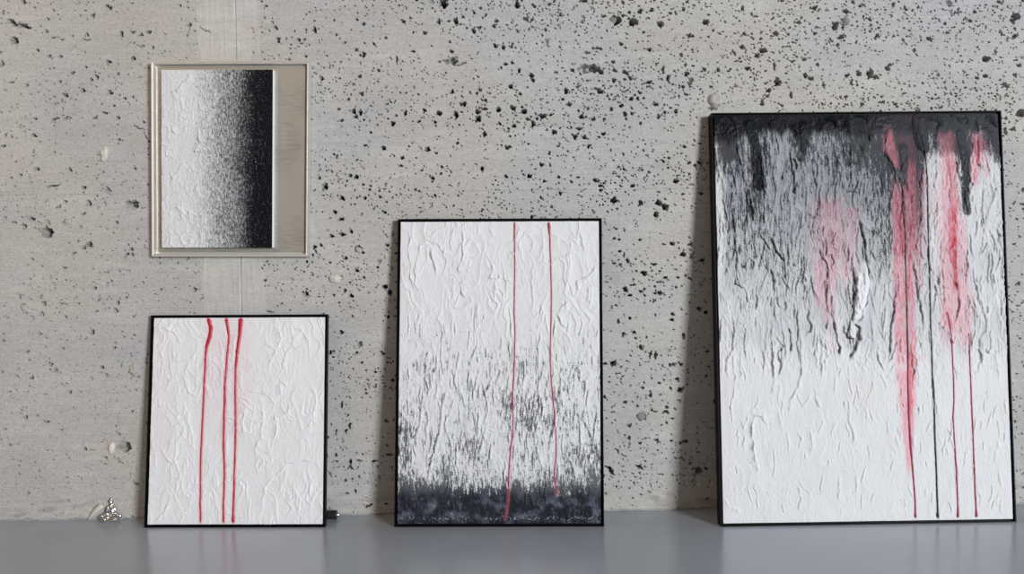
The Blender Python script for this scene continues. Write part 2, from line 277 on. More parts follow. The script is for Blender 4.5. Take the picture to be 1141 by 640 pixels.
def build_wall():
    s = PX/1.3
    a = on_wall(-190, -10)[0]; b = on_wall(1320, 10)[0]
    xs = np.arange(a, b, s)
    xs_f = xs
    left = a-np.cumsum(np.geomspace(s*1.5, 0.4, 26))[::-1]; right = b+np.cumsum(np.geomspace(s*1.5, 0.4, 26))
    xs = np.concatenate([left, xs, right])
    ztop = on_wall(600, -150)[2]
    zs = np.arange(-0.03, ztop, s)
    zs = np.concatenate([zs, zs[-1]+np.cumsum(np.geomspace(s*1.5, 0.3, 20))])[::-1]
    X, Z = np.meshgrid(xs, zs)
    A = X/PX; B = -Z/PX                                     # in units of about one pixel
    wx = 1.3*perlin(A/3.3, B/3.3, 11); wz = 1.3*perlin(A/3.3+40, B/3.3, 12)
    # gentle waviness, board courses and grain
    H = 1.2*fbm(A/160, B/90, 3, 3)+0.35*fbm(A/26, B/9, 5, 3)+0.16*fbm(A/40, B/1.7, 8, 2)
    H -= 0.25*ss(0.25, 0.5, fbm(A/60, B/2.4, 9, 2))*ss(0, .3, fbm(A/90, B/40, 10, 2))
    col = np.ones(X.shape)
    # the two board joints that run across, and the fainter ones
    for (x0, y0, x1, y1, dep, step) in [(0, 218, 1141, 207.4, 1.3, .55), (0, 278, 1141, 262, .35, .15), (0, 311, 1141, 302, .4, -.15), (0, 400, 1141, 385, .3, .1),
                                  (0, 440, 1141, 424, .3, .1), (0, 541, 1141, 528, .8, -.7), (0, 172, 1141, 165, .25, .1), (0, 56, 1141, 48, .25, .1), (0, 118, 1141, 110, .2, .1)]:
        p, q = on_wall(x0, y0), on_wall(x1, y1)
        zl = p[2]+(q[2]-p[2])*(X-p[0])/(q[0]-p[0])
        d = (Z-zl)/PX+0.5*perlin(A/14, B*0, 15)
        br = ss(-.35, .25, perlin(A/45, B*0+y0, 16)) if dep < .5 else .6+.4*ss(-.4, .2, perlin(A/30, B*0+y0, 16))
        H -= dep*1.3*np.exp(-(d/0.75)**2)*br
        H += step*.5*np.tanh(d/1.2)*np.exp(-(d/22)**2)
    # the smooth vertical board band with its groove
    def vline(x0, y0, x1, y1):
        p, q = on_wall(x0, y0), on_wall(x1, y1)
        return (X-(p[0]+(q[0]-p[0])*(Z-p[2])/(q[2]-p[2])))/PX
    groove = vline(261.6, 0, 268, 310)
    crack = vline(220.6, 15, 225.5, 320)
    edge = groove-26-3*fbm(A/5, B/26, 21, 2)
    band = ss(-1.5, .5, crack)*(1-ss(-3, 3, edge))
    grain = fbm(A/2.2, B/60, 22, 3)
    H = H*(1-.75*band)+band*(0.18*grain+.25)
    H -= 3.2*np.exp(-(groove/0.75)**2)
    H -= 1.0*np.exp(-(crack/0.5)**2)*ss(-.5, .1, perlin(A*0, B/20, 23))
    col *= 1+.09*band+.22*band*grain
    # a rough, patchy foot where the wall meets the floor
    zf = Z/PX
    foot = 1-ss(14, 34, zf+8*fbm(A/30, B/12, 31, 2))
    H += foot*(2.4*fbm(A/24, B/11, 32, 4)+.3)
    H -= 4.0*(1-ss(0, 2.6+1.6*perlin(A/9, B*0, 35), zf))
    col *= 1+.10*foot*fbm(A/18, B/8, 33, 3)
    col *= 1-.24*foot*ss(.0, .35, fbm(A/40+9, B/14, 34, 3))
    col *= 1+.10*fbm(A/120, B/60, 41, 4)+.07*fbm(A/50, B/6, 42, 3)
    # fine dark sand grains
    sg = perlin(A/1.15, B/1.0, 51); sm = .5+.5*np.clip(fbm(A/30, B/8, 52, 2)*2, -1, 1)
    col *= 1-.50*ss(.46-.14*sm, .72-.14*sm, sg)*(1-.85*band)
    col *= 1+.10*perlin(A/2.3, B/1.6, 54)+.06*perlin(A/5, B/2.5, 55)
    # light cement haze streaks
    col *= 1+.07*ss(.1, .5, fbm(A/80, B/12, 53, 3))
    # farther off than the mesh is fine the wall stays plain
    inside = ss(xs_f[0], xs_f[0]+.15, X)*(1-ss(xs_f[-1]-.15, xs_f[-1], X))*(1-ss(ztop-.12, ztop, Z))
    H = H*inside; col = 1+(col-1)*inside
    # ---- pores
    fine0 = len(left)
    xi0, xi1 = xs[0], xs[-1]
    zinc = zs[::-1]
    dent = np.zeros(X.shape)
    ny = len(zs)
    def stamp(cx, cz, rx, rz, ang, depth, steep=0.45):
        R = max(rx, rz)*1.5+2.2*PX
        i0 = np.searchsorted(xs, cx-R); i1 = np.searchsorted(xs, cx+R)
        j1 = ny-np.searchsorted(zinc, cz-R); j0 = ny-np.searchsorted(zinc, cz+R)
        if i1-i0 < 2 or j1-j0 < 2: return
        sl = (slice(j0, j1), slice(i0, i1))
        k = min(1.0, max(rx, rz)/PX/2.2)
        x = (X[sl]-cx)+wx[sl]*PX*k; z = -(Z[sl]-cz)+wz[sl]*PX*k
        if max(rx, rz) > 1.9*PX:                              # broken, angular outlines for the bigger hollows
            q = max(rx, rz)*.75
            x = x+.42*rx*perlin(X[sl]/q, Z[sl]/q, 13)+.16*rx*perlin(X[sl]/q*2.7, Z[sl]/q*2.7, 17)
            z = z+.42*rz*perlin(X[sl]/q+9, Z[sl]/q, 14)+.16*rz*perlin(X[sl]/q*2.7, Z[sl]/q*2.7, 18)
            depth = depth*(1+.5*perlin(X[sl]/q*1.5+5, Z[sl]/q*1.5, 19))
        c, s_ = math.cos(ang), math.sin(ang)
        u = (x*c+z*s_)/rx; v = (-x*s_+z*c)/rz
        r = np.sqrt(u*u+v*v)
        d = depth*(1-ss(1-steep, 1.0, r))*(1-.25*np.clip(u, -1, 1))
        dent[sl] = np.maximum(dent[sl], d)
    for (x, y, w_, h_, ang, dp) in HOLES:
        p = on_wall(x, y); sz = min(w_, h_)
        if dp is None: dep = sz*(3.4 if sz < 4 else 2.8 if sz < 7 else 2.5)
        else: dep = dp*sz
        stamp(p[0], p[2], max(w_/2*.84, .7)*PX, max(h_/2*.84, .55)*PX, math.radians(ang), dep*PX, .5 if (dp or 1) < .5 else .33)
    rs = random.Random(7)
    def density(x, y):
        d = .42
        if x > 330: d = .85
        if x > 560 and y < 210: d = 1.15
        if x > 820 and y < 130: d = 1.6
        if x > 650 and y > 205: d = .75
        if y > 545: d *= .25
        if y < 60 and x < 480: d *= .75
        # drifts of pores along the courses
        d *= .45+1.1*max(0, .5+.5*math.sin(y/17.0+2.2*math.sin(x/130.0)+x/210.0))
        return d/1.9
    n = 0
    while n < 17300:
        x = rs.uniform(-180, 1310); y = rs.uniform(-140, 585)
        if rs.random() > density(x, y): continue
        n += 1
        gx0 = 261.6+(y)*.0207
        if x > 220.6+y*.016 and x < gx0+24+4*math.sin(y/9): continue
        t = rs.random()
        r = .48+.26*rs.random() if t < .86 else .72+.4*rs.random() if t < .975 else 1.05+.7*rs.random()
        el = 1+.9*rs.random()**2; ang = math.radians(rs.gauss(8, 28))
        p = on_wall(x, y)
        stamp(p[0], p[2], r*el*PX, r*PX, ang, r*2*(2.6+rs.random())*PX, .35)
    dn = dent/PX
    dn *= 1+.25*fbm(A/3, B/3, 61, 2)
    Y = -(H*0.35*PX) + dn*PX
    Y -= (Y[:, :].mean())*0
    base = np.array([0.470, 0.464, 0.453])
    mott = fbm(A/200, B/120, 71, 2)[..., None]
    rgb = base*np.clip(col, .3, 1.3)[..., None]*(1+mott*np.array([.06, .03, -.03]))
    # a few rust-pink stains in the cement
    for (x, y, r, k) in [(280, 33, 7, .22), (292, 30, 6, .15), (122, 498, 8, .25), (760, 262, 8, .15), (150, 160, 8, .12), (715, 445, 5, .15), (62, 414, 4, .3), (4, 380, 6, .15)]:
        p = on_wall(x, y); g = np.exp(-(((X-p[0])/PX)**2+((Z-p[2])/PX)**2)/r**2)*ss(-.3, .3, fbm(A/3, B/3, 81, 2))
        rgb *= 1-g[..., None]*np.array([.3, 1, 1.2])*k
    rgb = rgb*(1+.02*foot[..., None]*np.array([1, .3, -.6]))
    P = np.stack([X, Y, Z], -1)
    Bk = np.stack([X, np.full_like(X, .25), Z], -1)
    rgba = np.concatenate([rgb, np.full(X.shape+(1,), .82)], -1)
    me = grid_solid('wall_back', P, Bk, rgba, smooth=False)
    o = link('wall_back', me, MAT['concrete']); o['kind'] = 'structure'
    return o
wall = build_wall()

# floor slab
def build_floor():
    bm = bmesh.new()
    v = [bm.verts.new(p) for p in [(-9, -7, 0), (9, -7, 0), (9, 0.12, 0), (-9, 0.12, 0)]]
    f = bm.faces.new(v)
    r = bmesh.ops.extrude_face_region(bm, geom=[f])
    for g in r['geom']:
        if isinstance(g, bmesh.types.BMVert): g.co.z -= 0.2
    bmesh.ops.recalc_face_normals(bm, faces=bm.faces)
    me = bpy.data.meshes.new('floor'); bm.to_mesh(me); bm.free()
    o = link('floor', me, MAT['floor']); o['kind'] = 'structure'
build_floor()

# stones laid bare in the wall
def pebble(x, y, w_, h_, ang, mat, out_=0.3, seed=0, label=None, facet=0.0):
    bm = bmesh.new(); bmesh.ops.create_icosphere(bm, subdivisions=4, radius=1)
    co_ = np.array([v.co[:] for v in bm.verts])
    n = fbm(co_[:, 0]*1.6+seed*3.7+co_[:, 1]*1.1, co_[:, 2]*1.6+seed, 90+seed, 2)
    co_ = co_*(1+.28*n)[:, None]
    if facet: co_[:, 1] = np.maximum(co_[:, 1], -1+facet+.35*co_[:, 0])
    p = on_wall(x, y); a = math.radians(ang); c, s_ = math.cos(a), math.sin(a)
    u = co_[:, 0]*w_/2*PX; v_ = -co_[:, 2]*h_/2*PX; dpt = co_[:, 1]*min(w_, h_)/2*PX
    X = p[0]+u*c-v_*s_; Z = p[2]-(u*s_+v_*c); Y = dpt+min(w_, h_)/2*PX*(1-out_*2)
    for v, q in zip(bm.verts, zip(X, Y, Z)): v.co = q
    for f in bm.faces: f.smooth = True
    me = bpy.data.meshes.new('exposed_pebble'); bm.to_mesh(me); bm.free()
    o = link('exposed_pebble', me, mat, wall)
    if label: o['label'] = label
pebble(116.5, 172, 9, 17, 8, MAT['shell'], .45, 1, 'pale shell-like stone chip')
pebble(373, 311, 13, 10, 10, MAT['shell'], .4, 2, 'pale glossy stone chip')
pebble(149, 413, 15, 17, 0, MAT['gravel_pale'], .18, 3, 'round pale pebble')
pebble(124.5, 500, 8, 15, 5, MAT['shell'], .35, 4, 'pale stone flake beside a dark hole')
pebble(797, 112, 19, 20, 0, MAT['gravel_pale'], .25, 5, 'round grey pebble')
pebble(714, 464, 13, 14, 0, MAT['gravel'], .12, 6)
pebble(942, 24, 11, 12, 0, MAT['gravel'], .2, 7)
pebble(75, 248, 10, 8, 20, MAT['gravel_pale'], .15, 9)
pebble(27, 344, 8, 12, -35, MAT['gravel_pale'], .2, 11)
pebble(683, 22, 8, 8, 0, MAT['gravel'], .15, 12)
pebble(399.5, 279, 9, 7, 30, MAT['gravel_pale'], .2, 13)

# ------------------------------------------------------------------ paintings
class Panel:
    """a leaning or hanging panel given by the four corners of its front face"""
    def __init__(s, quad, P):
        s.q = np.array(quad, float); s.P = np.array(P, float)   # TL TR BR BL
        s.W = .5*(np.linalg.norm(s.P[1]-s.P[0])+np.linalg.norm(s.P[2]-s.P[3]))
        s.H = .5*(np.linalg.norm(s.P[3]-s.P[0])+np.linalg.norm(s.P[2]-s.P[1]))
        n = np.cross(s.P[1]-s.P[0], s.P[3]-s.P[0]); n /= np.linalg.norm(n)
        s.n = n if n[1] < 0 else -n
    def at(s, a, b, w_=0.0):
        u = (np.asarray(a)/s.W)[..., None]; v = (np.asarray(b)/s.H)[..., None]
        q = (s.P[0]*(1-u)+s.P[1]*u)*(1-v)+(s.P[3]*(1-u)+s.P[2]*u)*v
        return q+s.n*np.asarray(w_)[..., None]
    def inv(s, x, y):
        """photo pixel -> a, b in metres"""
        u = v = .5
        for _ in range(12):
            q = (s.q[0]*(1-u)+s.q[1]*u)*(1-v)+(s.q[3]*(1-u)+s.q[2]*u)*v
            du = (s.q[1]-s.q[0])*(1-v)+(s.q[2]-s.q[3])*v; dv = (s.q[3]-s.q[0])*(1-u)+(s.q[2]-s.q[1])*u
            e = np.array([x, y])-q; J = np.array([du, dv]).T
            k = np.linalg.solve(J, e); u += k[0]; v += k[1]
        return u*s.W, v*s.H
    def box_of(s):
        return s.P[3]*.5+s.P[2]*.5

def frame_mesh(pn, prof, name='frame'):
    V = []; m = len(prof)
    for (ca, cb) in [(0, 0), (1, 0), (1, 1), (0, 1)]:
        for (o, w_) in prof:
            a = o if ca == 0 else pn.W-o; b = o if cb == 0 else pn.H-o
            V.append(pn.at(np.array(a), np.array(b), np.array(w_)))
    Fc = []
    for k in range(4):
        k2 = (k+1) % 4
        for i in range(m):
            j = (i+1) % m
            Fc.append((k*m+i, k*m+j, k2*m+j, k2*m+i))
    return py_mesh(name, V, Fc)

class Surf:
    """paint surface on a panel: a height field and a colour, features written in photo pixels"""
    def __init__(s, pn, ia, ib, ea, eb, base_w, res=1.7):
        s.pn = pn; s.a0, s.b0, s.a1, s.b1 = ia, ib, pn.W-ea, pn.H-eb
        s.base_w = base_w
        s.kx = np.linalg.norm(pn.q[1]-pn.q[0])/pn.W; s.ky = np.linalg.norm(pn.q[3]-pn.q[0])/pn.H  # px per metre
        nx = int((s.a1-s.a0)*s.kx*res); ny = int((s.b1-s.b0)*s.ky*res)
        s.a = np.linspace(s.a0, s.a1, nx); s.b = np.linspace(s.b0, s.b1, ny)
        s.Am, s.Bm = np.meshgrid(s.a, s.b)
        s.A = s.Am*s.kx; s.B = s.Bm*s.ky                    # local pixels from the panel's top left
        s.h = np.zeros(s.A.shape)                           # height in px units
        u = s.Am/pn.W; v = s.Bm/pn.H
        q = pn.q
        s.GX = (q[0][0]*(1-u)+q[1][0]*u)*(1-v)+(q[3][0]*(1-u)+q[2][0]*u)*v   # photo pixel of every vertex
        s.GY = (q[0][1]*(1-u)+q[1][1]*u)*(1-v)+(q[3][1]*(1-u)+q[2][1]*u)*v
    def stroke(s, pts, R):
        """window, distance, width(0..1 along), side for a polyline given in photo pixels; R = reach"""
        L = [s.pn.inv(x, y) for x, y in pts]
        L = [(a*s.kx, b*s.ky) for a, b in L]
        xs = [p[0] for p in L]; ys = [p[1] for p in L]
        i0, i1 = np.searchsorted(s.a*s.kx, [min(xs)-R, max(xs)+R]); j0, j1 = np.searchsorted(s.b*s.ky, [min(ys)-R, max(ys)+R])
        sl = (slice(j0, j1), slice(i0, i1))
        x = s.A[sl]; y = s.B[sl]
        best = np.full(x.shape, 1e9); tt = np.zeros(x.shape); sd = np.zeros(x.shape)
        n = len(L)-1
        for k in range(n):
            (x0, y0), (x1, y1) = L[k], L[k+1]
            dx, dy = x1-x0, y1-y0; l2 = dx*dx+dy*dy+1e-9
            t = np.clip(((x-x0)*dx+(y-y0)*dy)/l2, 0, 1)
            d = np.hypot(x-x0-t*dx, y-y0-t*dy)
            m = d < best
            best[m] = d[m]; tt[m] = ((k+t)/n)[m]
            sd[m] = np.sign((x-x0)*dy-(y-y0)*dx)[m]
        return sl, best, tt, sd
    def flakes(s, seed, sx, sy, K, amp, lip=.5, mask=None, warp=5):
        A = s.A+warp*perlin(s.A/14, s.B/18, seed+50); B = s.B+warp*1.6*perlin(s.A/14+30, s.B/18, seed+51)
        n = fbm(A/sx, B/sy, seed, 3, .42)
        t = n*K+50; fr = t-np.floor(t)
        gy, gx = np.gradient(t); st = (s.A[0, 1]-s.A[0, 0])
        g = np.hypot(gx, gy)/st+1e-4                        # steps per px
        fallin = (1-fr)/g; fallout = fr/g
        h = amp*np.maximum(np.exp(-fallin/5.0), np.exp(-(fallout/.55)**2))
        h = h+amp*lip*.5*np.exp(-(np.minimum(fallin, fallout)/.7)**2)
        h = h*ss(.004, .03, g)*(1-ss(.3, .6, g))+.10*amp*perlin(np.floor(t)*.37+s.A/60, s.B/80, seed+12)
        on = ss(-.22, .25, fbm(s.A/26, s.B/44, seed+9, 2))
        h = h*(.12+.88*on)
        if mask is not None: h = h*mask
        s.h += h
    def edge(s, pts, height=1.0, width=6, side=1, lip=1.0):
        """the one-sided lip of a knife stroke: raised and slowly falling to one side, abrupt on the other"""
        sl, d, t, sd = s.stroke(pts, width*1.6)
        x = d*sd*side+1.3*perlin(s.A[sl]/5, s.B[sl]/7, 77)+.5*perlin(s.A[sl]/2, s.B[sl]/2.5, 78)
        taper = ss(0, .2, t)*(1-ss(.75, 1, t))*np.clip(.8+.9*perlin(s.A[sl]/8, s.B[sl]/9, 79), .15, 1.2)
        prof = np.where(x > 0, np.exp(-(x/width)**2), np.exp(-(x/.5)**2))*height+lip*np.exp(-((x-.8)/.7)**2)
        s.h[sl] += prof*taper
    def slits(s, n, seed, pick, crev, wmin=.35, wmax=.8, lmin=8, lmax=34, drift=.16):
        """fine ragged tears in the paint, mostly upright; pick(x, y) -> chance"""
        rs = random.Random(seed); k = 0; tries = 0
        x0, x1 = s.GX.min()+2, s.GX.max()-2; y0, y1 = s.GY.min()+2, s.GY.max()-2
        while k < n and tries < n*30:
            tries += 1
            x = rs.uniform(x0, x1); y = rs.uniform(y0, y1)
            if rs.random() > pick(x, y): continue
            k += 1
            L = rs.uniform(lmin, lmax); m = max(3, int(L/5)); a = rs.gauss(0, drift); pts = [(x, y)]
            for j in range(m):
                a = a*.6+rs.gauss(0, drift*1.7)
                pts.append((pts[-1][0]+L/m*math.sin(a), pts[-1][1]+L/m*math.cos(a)))
            wd = rs.uniform(wmin, wmax); dk = rs.uniform(.35, 1)
            sl, d, tt, sd = s.stroke(pts, 5)
            if d.size == 0: continue
            xx = d*sd+.6*perlin(s.A[sl]/2.2, s.B[sl]/3, 95)
            end = ss(0, .25, tt)*(1-ss(.7, 1, tt))
            g = np.exp(-(xx/wd)**2)*end
            s.h[sl] -= .9*g
            s.h[sl] += .75*np.exp(-((xx-1.3)/(1.0 if k % 3 else 1.8))**2)*end
            crev[sl] = np.maximum(crev[sl], g*dk)
    def finish(s, name, rgb, rough, parent, skirt):
        P = s.pn.at(s.Am, s.Bm, s.base_w+s.h*PX*.9)
        Bk = s.pn.at(s.Am, s.Bm, np.full(s.Am.shape, skirt))
        rgba = np.concatenate([np.clip(rgb, .003, .95), rough[..., None]], -1)
        me = grid_solid(name, P, Bk, rgba, smooth=True)
        return link(name, me, MAT['paint'], parent)
    def height(s, a, b):
        i = int(np.clip(np.searchsorted(s.a, a), 0, len(s.a)-1)); j = int(np.clip(np.searchsorted(s.b, b), 0, len(s.b)-1))
        return s.h[j, i]*PX*.9+s.base_w

def drip(sf, pts, mat, parent, label, seed=0, flat=.55):
    """a raised run of paint: pts = (x, y, half width in px)"""
    rs = random.Random(seed)
    # resample
    P = []
    for k in range(len(pts)-1):
        (x0, y0, w0), (x1, y1, w1) = pts[k], pts[k+1]
        n = max(2, int(math.hypot(x1-x0, y1-y0)/1.5))
        for i in range(n):
            t = i/n; P.append((x0+(x1-x0)*t, y0+(y1-y0)*t, w0+(w1-w0)*t))
    P.append(pts[-1])
    V = []; Fc = []; m = 8; hs = []
    ab = [sf.pn.inv(x, y) for x, y, _ in P]
    for a, b in ab: hs.append(sf.height(a, b))
    hs = np.array(hs); hs = np.convolve(np.pad(hs, 3, mode='edge'), np.ones(7)/7, 'valid')
    for k, (x, y, w_) in enumerate(P):
        a, b = ab[k]
        a += PX*.22*(perlin(np.array([y/5.0]), np.array([seed*3.3]), 5)[0]); 
        r = w_*PX*(1+.22*perlin(np.array([y/4.0]), np.array([seed*7.7]), 6)[0])
        if k == 0 or k == len(P)-1: r *= .3
        k2 = min(k+1, len(P)-1); k1 = max(k-1, 0)
        da, db = ab[k2][0]-ab[k1][0], ab[k2][1]-ab[k1][1]; l = math.hypot(da, db)+1e-9
        na, nb_ = db/l, -da/l
        for i in range(m):
            th = 2*math.pi*i/m; c, s_ = math.cos(th)*r, math.sin(th)*min(r*flat, .0028)
            V.append(sf.pn.at(np.array(a+na*c), np.array(b+nb_*c), np.array(hs[k]+s_+.0004)))
    for k in range(len(P)-1):
        for i in range(m):
            j = (i+1) % m; Fc.append((k*m+i, k*m+j, (k+1)*m+j, (k+1)*m+i))
    Fc.append(tuple(range(m))); Fc.append(tuple((len(P)-1)*m+i for i in range(m)))
    o = link('paint_drip', py_mesh('paint_drip', V, Fc, True), mat, parent)
    o['label'] = label
    return o

def lean_panel(c, t):
    return Panel(c, [on_wall(*c[0], -t), on_wall(*c[1], -t), on_floor(*c[2]), on_floor(*c[3])])
RIM, INS = .0032, .0095
def black_frame(pn, t, parent):
    prof = [(0, -t), (0, 0), (RIM, 0), (RIM, -.012), (INS-.001, -.012), (INS-.001, -t)]
    return link('frame', frame_mesh(pn, prof), MAT['black_frame'], parent)
WHITE = np.array([.775, .79, .815]); SLATE = np.array([.030, .033, .045]); BLACK = np.array([.008, .008, .011])
def mixc(a, b, t): return a*(1-t[..., None])+b*t[..., None]

# ---- small square white canvas with three red drips
def small_painting():
    q = [(168.2, 351.5), (365, 350.4), (362.3, 588), (160.5, 588.5)]; t = .022
    pn = lean_panel(q, t)
    root = empty('framed_painting', pn.box_of())
    tag(root, 'small white textured canvas with three red drips in a black frame, on the floor', 'painting')
    black_frame(pn, t-.001, root)
    s = Surf(pn, INS, INS, INS, INS, -.004, 2.2)
    s.flakes(101, 34, 60, 3.2, .8, .6)
    s.flakes(131, 16, 34, 2.6, .45, .6, warp=3)
    s.h += .16*fbm(s.A/2.4, s.B/5, 140, 3)+.5*fbm(s.A/40, s.B/60, 141, 2)
    o_, k_ = (150, 340), 2.4615
    def z(l): return [(o_[0]+x/k_, o_[1]+y/k_) for x, y in l]
    for l, hh, sd in [([(70,60),(110,80),(122,110)],1.2,1),([(128,50),(100,52),(88,75)],.8,-1),([(95,110),(110,160),(160,150),(180,110)],.8,1),([(75,250),(100,200),(95,150)],.8,-1),
        ([(150,150),(130,200),(145,240),(170,260)],.9,1),([(60,100),(75,160),(65,220)],.7,1),([(360,180),(385,140),(405,90),(390,60)],1,1),([(400,200),(408,150),(430,110),(440,70)],.9,-1),
        ([(340,250),(350,300),(345,360),(320,420)],1,1),([(385,300),(395,340),(380,380)],1.2,-1),([(370,330),(420,300),(450,270)],.9,1),([(300,240),(360,250),(385,280)],.9,1),([(480,210),(500,260),(490,330)],.8,-1),
        ([(385,480),(420,440),(470,430),(505,440)],1,1),([(350,570),(360,500),(390,470)],.9,1),([(440,500),(455,540),(450,580)],.8,-1),([(475,440),(480,520),(478,580)],.7,1),([(50,600),(80,570),(100,540)],1.1,-1),
        ([(60,390),(100,440),(95,500)],.8,1),([(110,420),(125,470),(110,530)],.7,-1),([(445,60),(475,100),(480,150)],.9,1),([(300,280),(295,330),(297,370)],.8,1),([(420,230),(400,215),(402,260)],.9,-1),([(400,520),(430,560),(410,590)],.6,1)]:
        s.edge(z(l), hh*.7, 4, sd, hh*.7)
    # pink mist of spatter between the drips
    m = ss(0, .5, 1-np.abs((s.GX-251)/36))*ss(0, .12, (s.GY-352)/140+.12)*(1-ss(430, 520, s.GY))
    spk = ss(.15, .6, perlin(s.A/1.2, s.B/1.6, 160)+.35*fbm(s.A/12, s.B/20, 161, 2))
    pm = np.clip(m*(.10+.40*spk), 0, .6)
    col = np.ones(s.A.shape+(3,))*WHITE
    col *= 1+.02*fbm(s.A/30, s.B/40, 170, 2)[..., None]
    col = mixc(col, np.array([.78, .38, .42]), pm)
    lk = ss(0, .4, 1-((s.GX-178)/22)**2-((s.GY-440)/90)**2)*.10
    col = mixc(col, np.array([.75, .50, .52]), lk)
    # wet halo of the drips
    DR = [[(231.3,355,1.5),(232.5,358,2.2),(234.5,366,2.2),(233,376,2.2),(229.8,386,1.8),(228.8,395,1.2),(227.2,430,1.0),(224.8,480,.95),(223.1,520,.85),(223.3,582.5,.9)],
          [(251.6,355,1.9),(252.2,359,1.6),(254.8,375,1.1),(252.6,400,1.0),(250.2,430,1.1),(250,450,1.2),(248.8,490,1.2),(250.2,530,1.0),(248.9,560,.9),(248.8,583,1.2)],
          [(267.8,355,2.8),(267.4,362,2.4),(266.8,372,2.0),(264.2,392,1.7),(262.2,410,1.2),(262.0,440,1.0),(262.4,480,1.0),(261,530,.9),(259.9,570,1.1),(259.8,583,1.8)]]
    for d in DR:
        sl, ds, tt, sd = s.stroke([(x, y) for x, y, _ in d], 6)
        col[sl] = mixc(col[sl], np.array([.62, .08, .12]), .55*np.exp(-(ds/2.0)**2))
    s.finish('canvas', col, np.full(s.A.shape, .55), root, -.018)
    for i, d in enumerate(DR):
        drip(s, d, MAT['red_paint'], root, ['red drip, left', 'red drip, middle', 'red drip, right'][i], 10+i, .6)
small_painting()

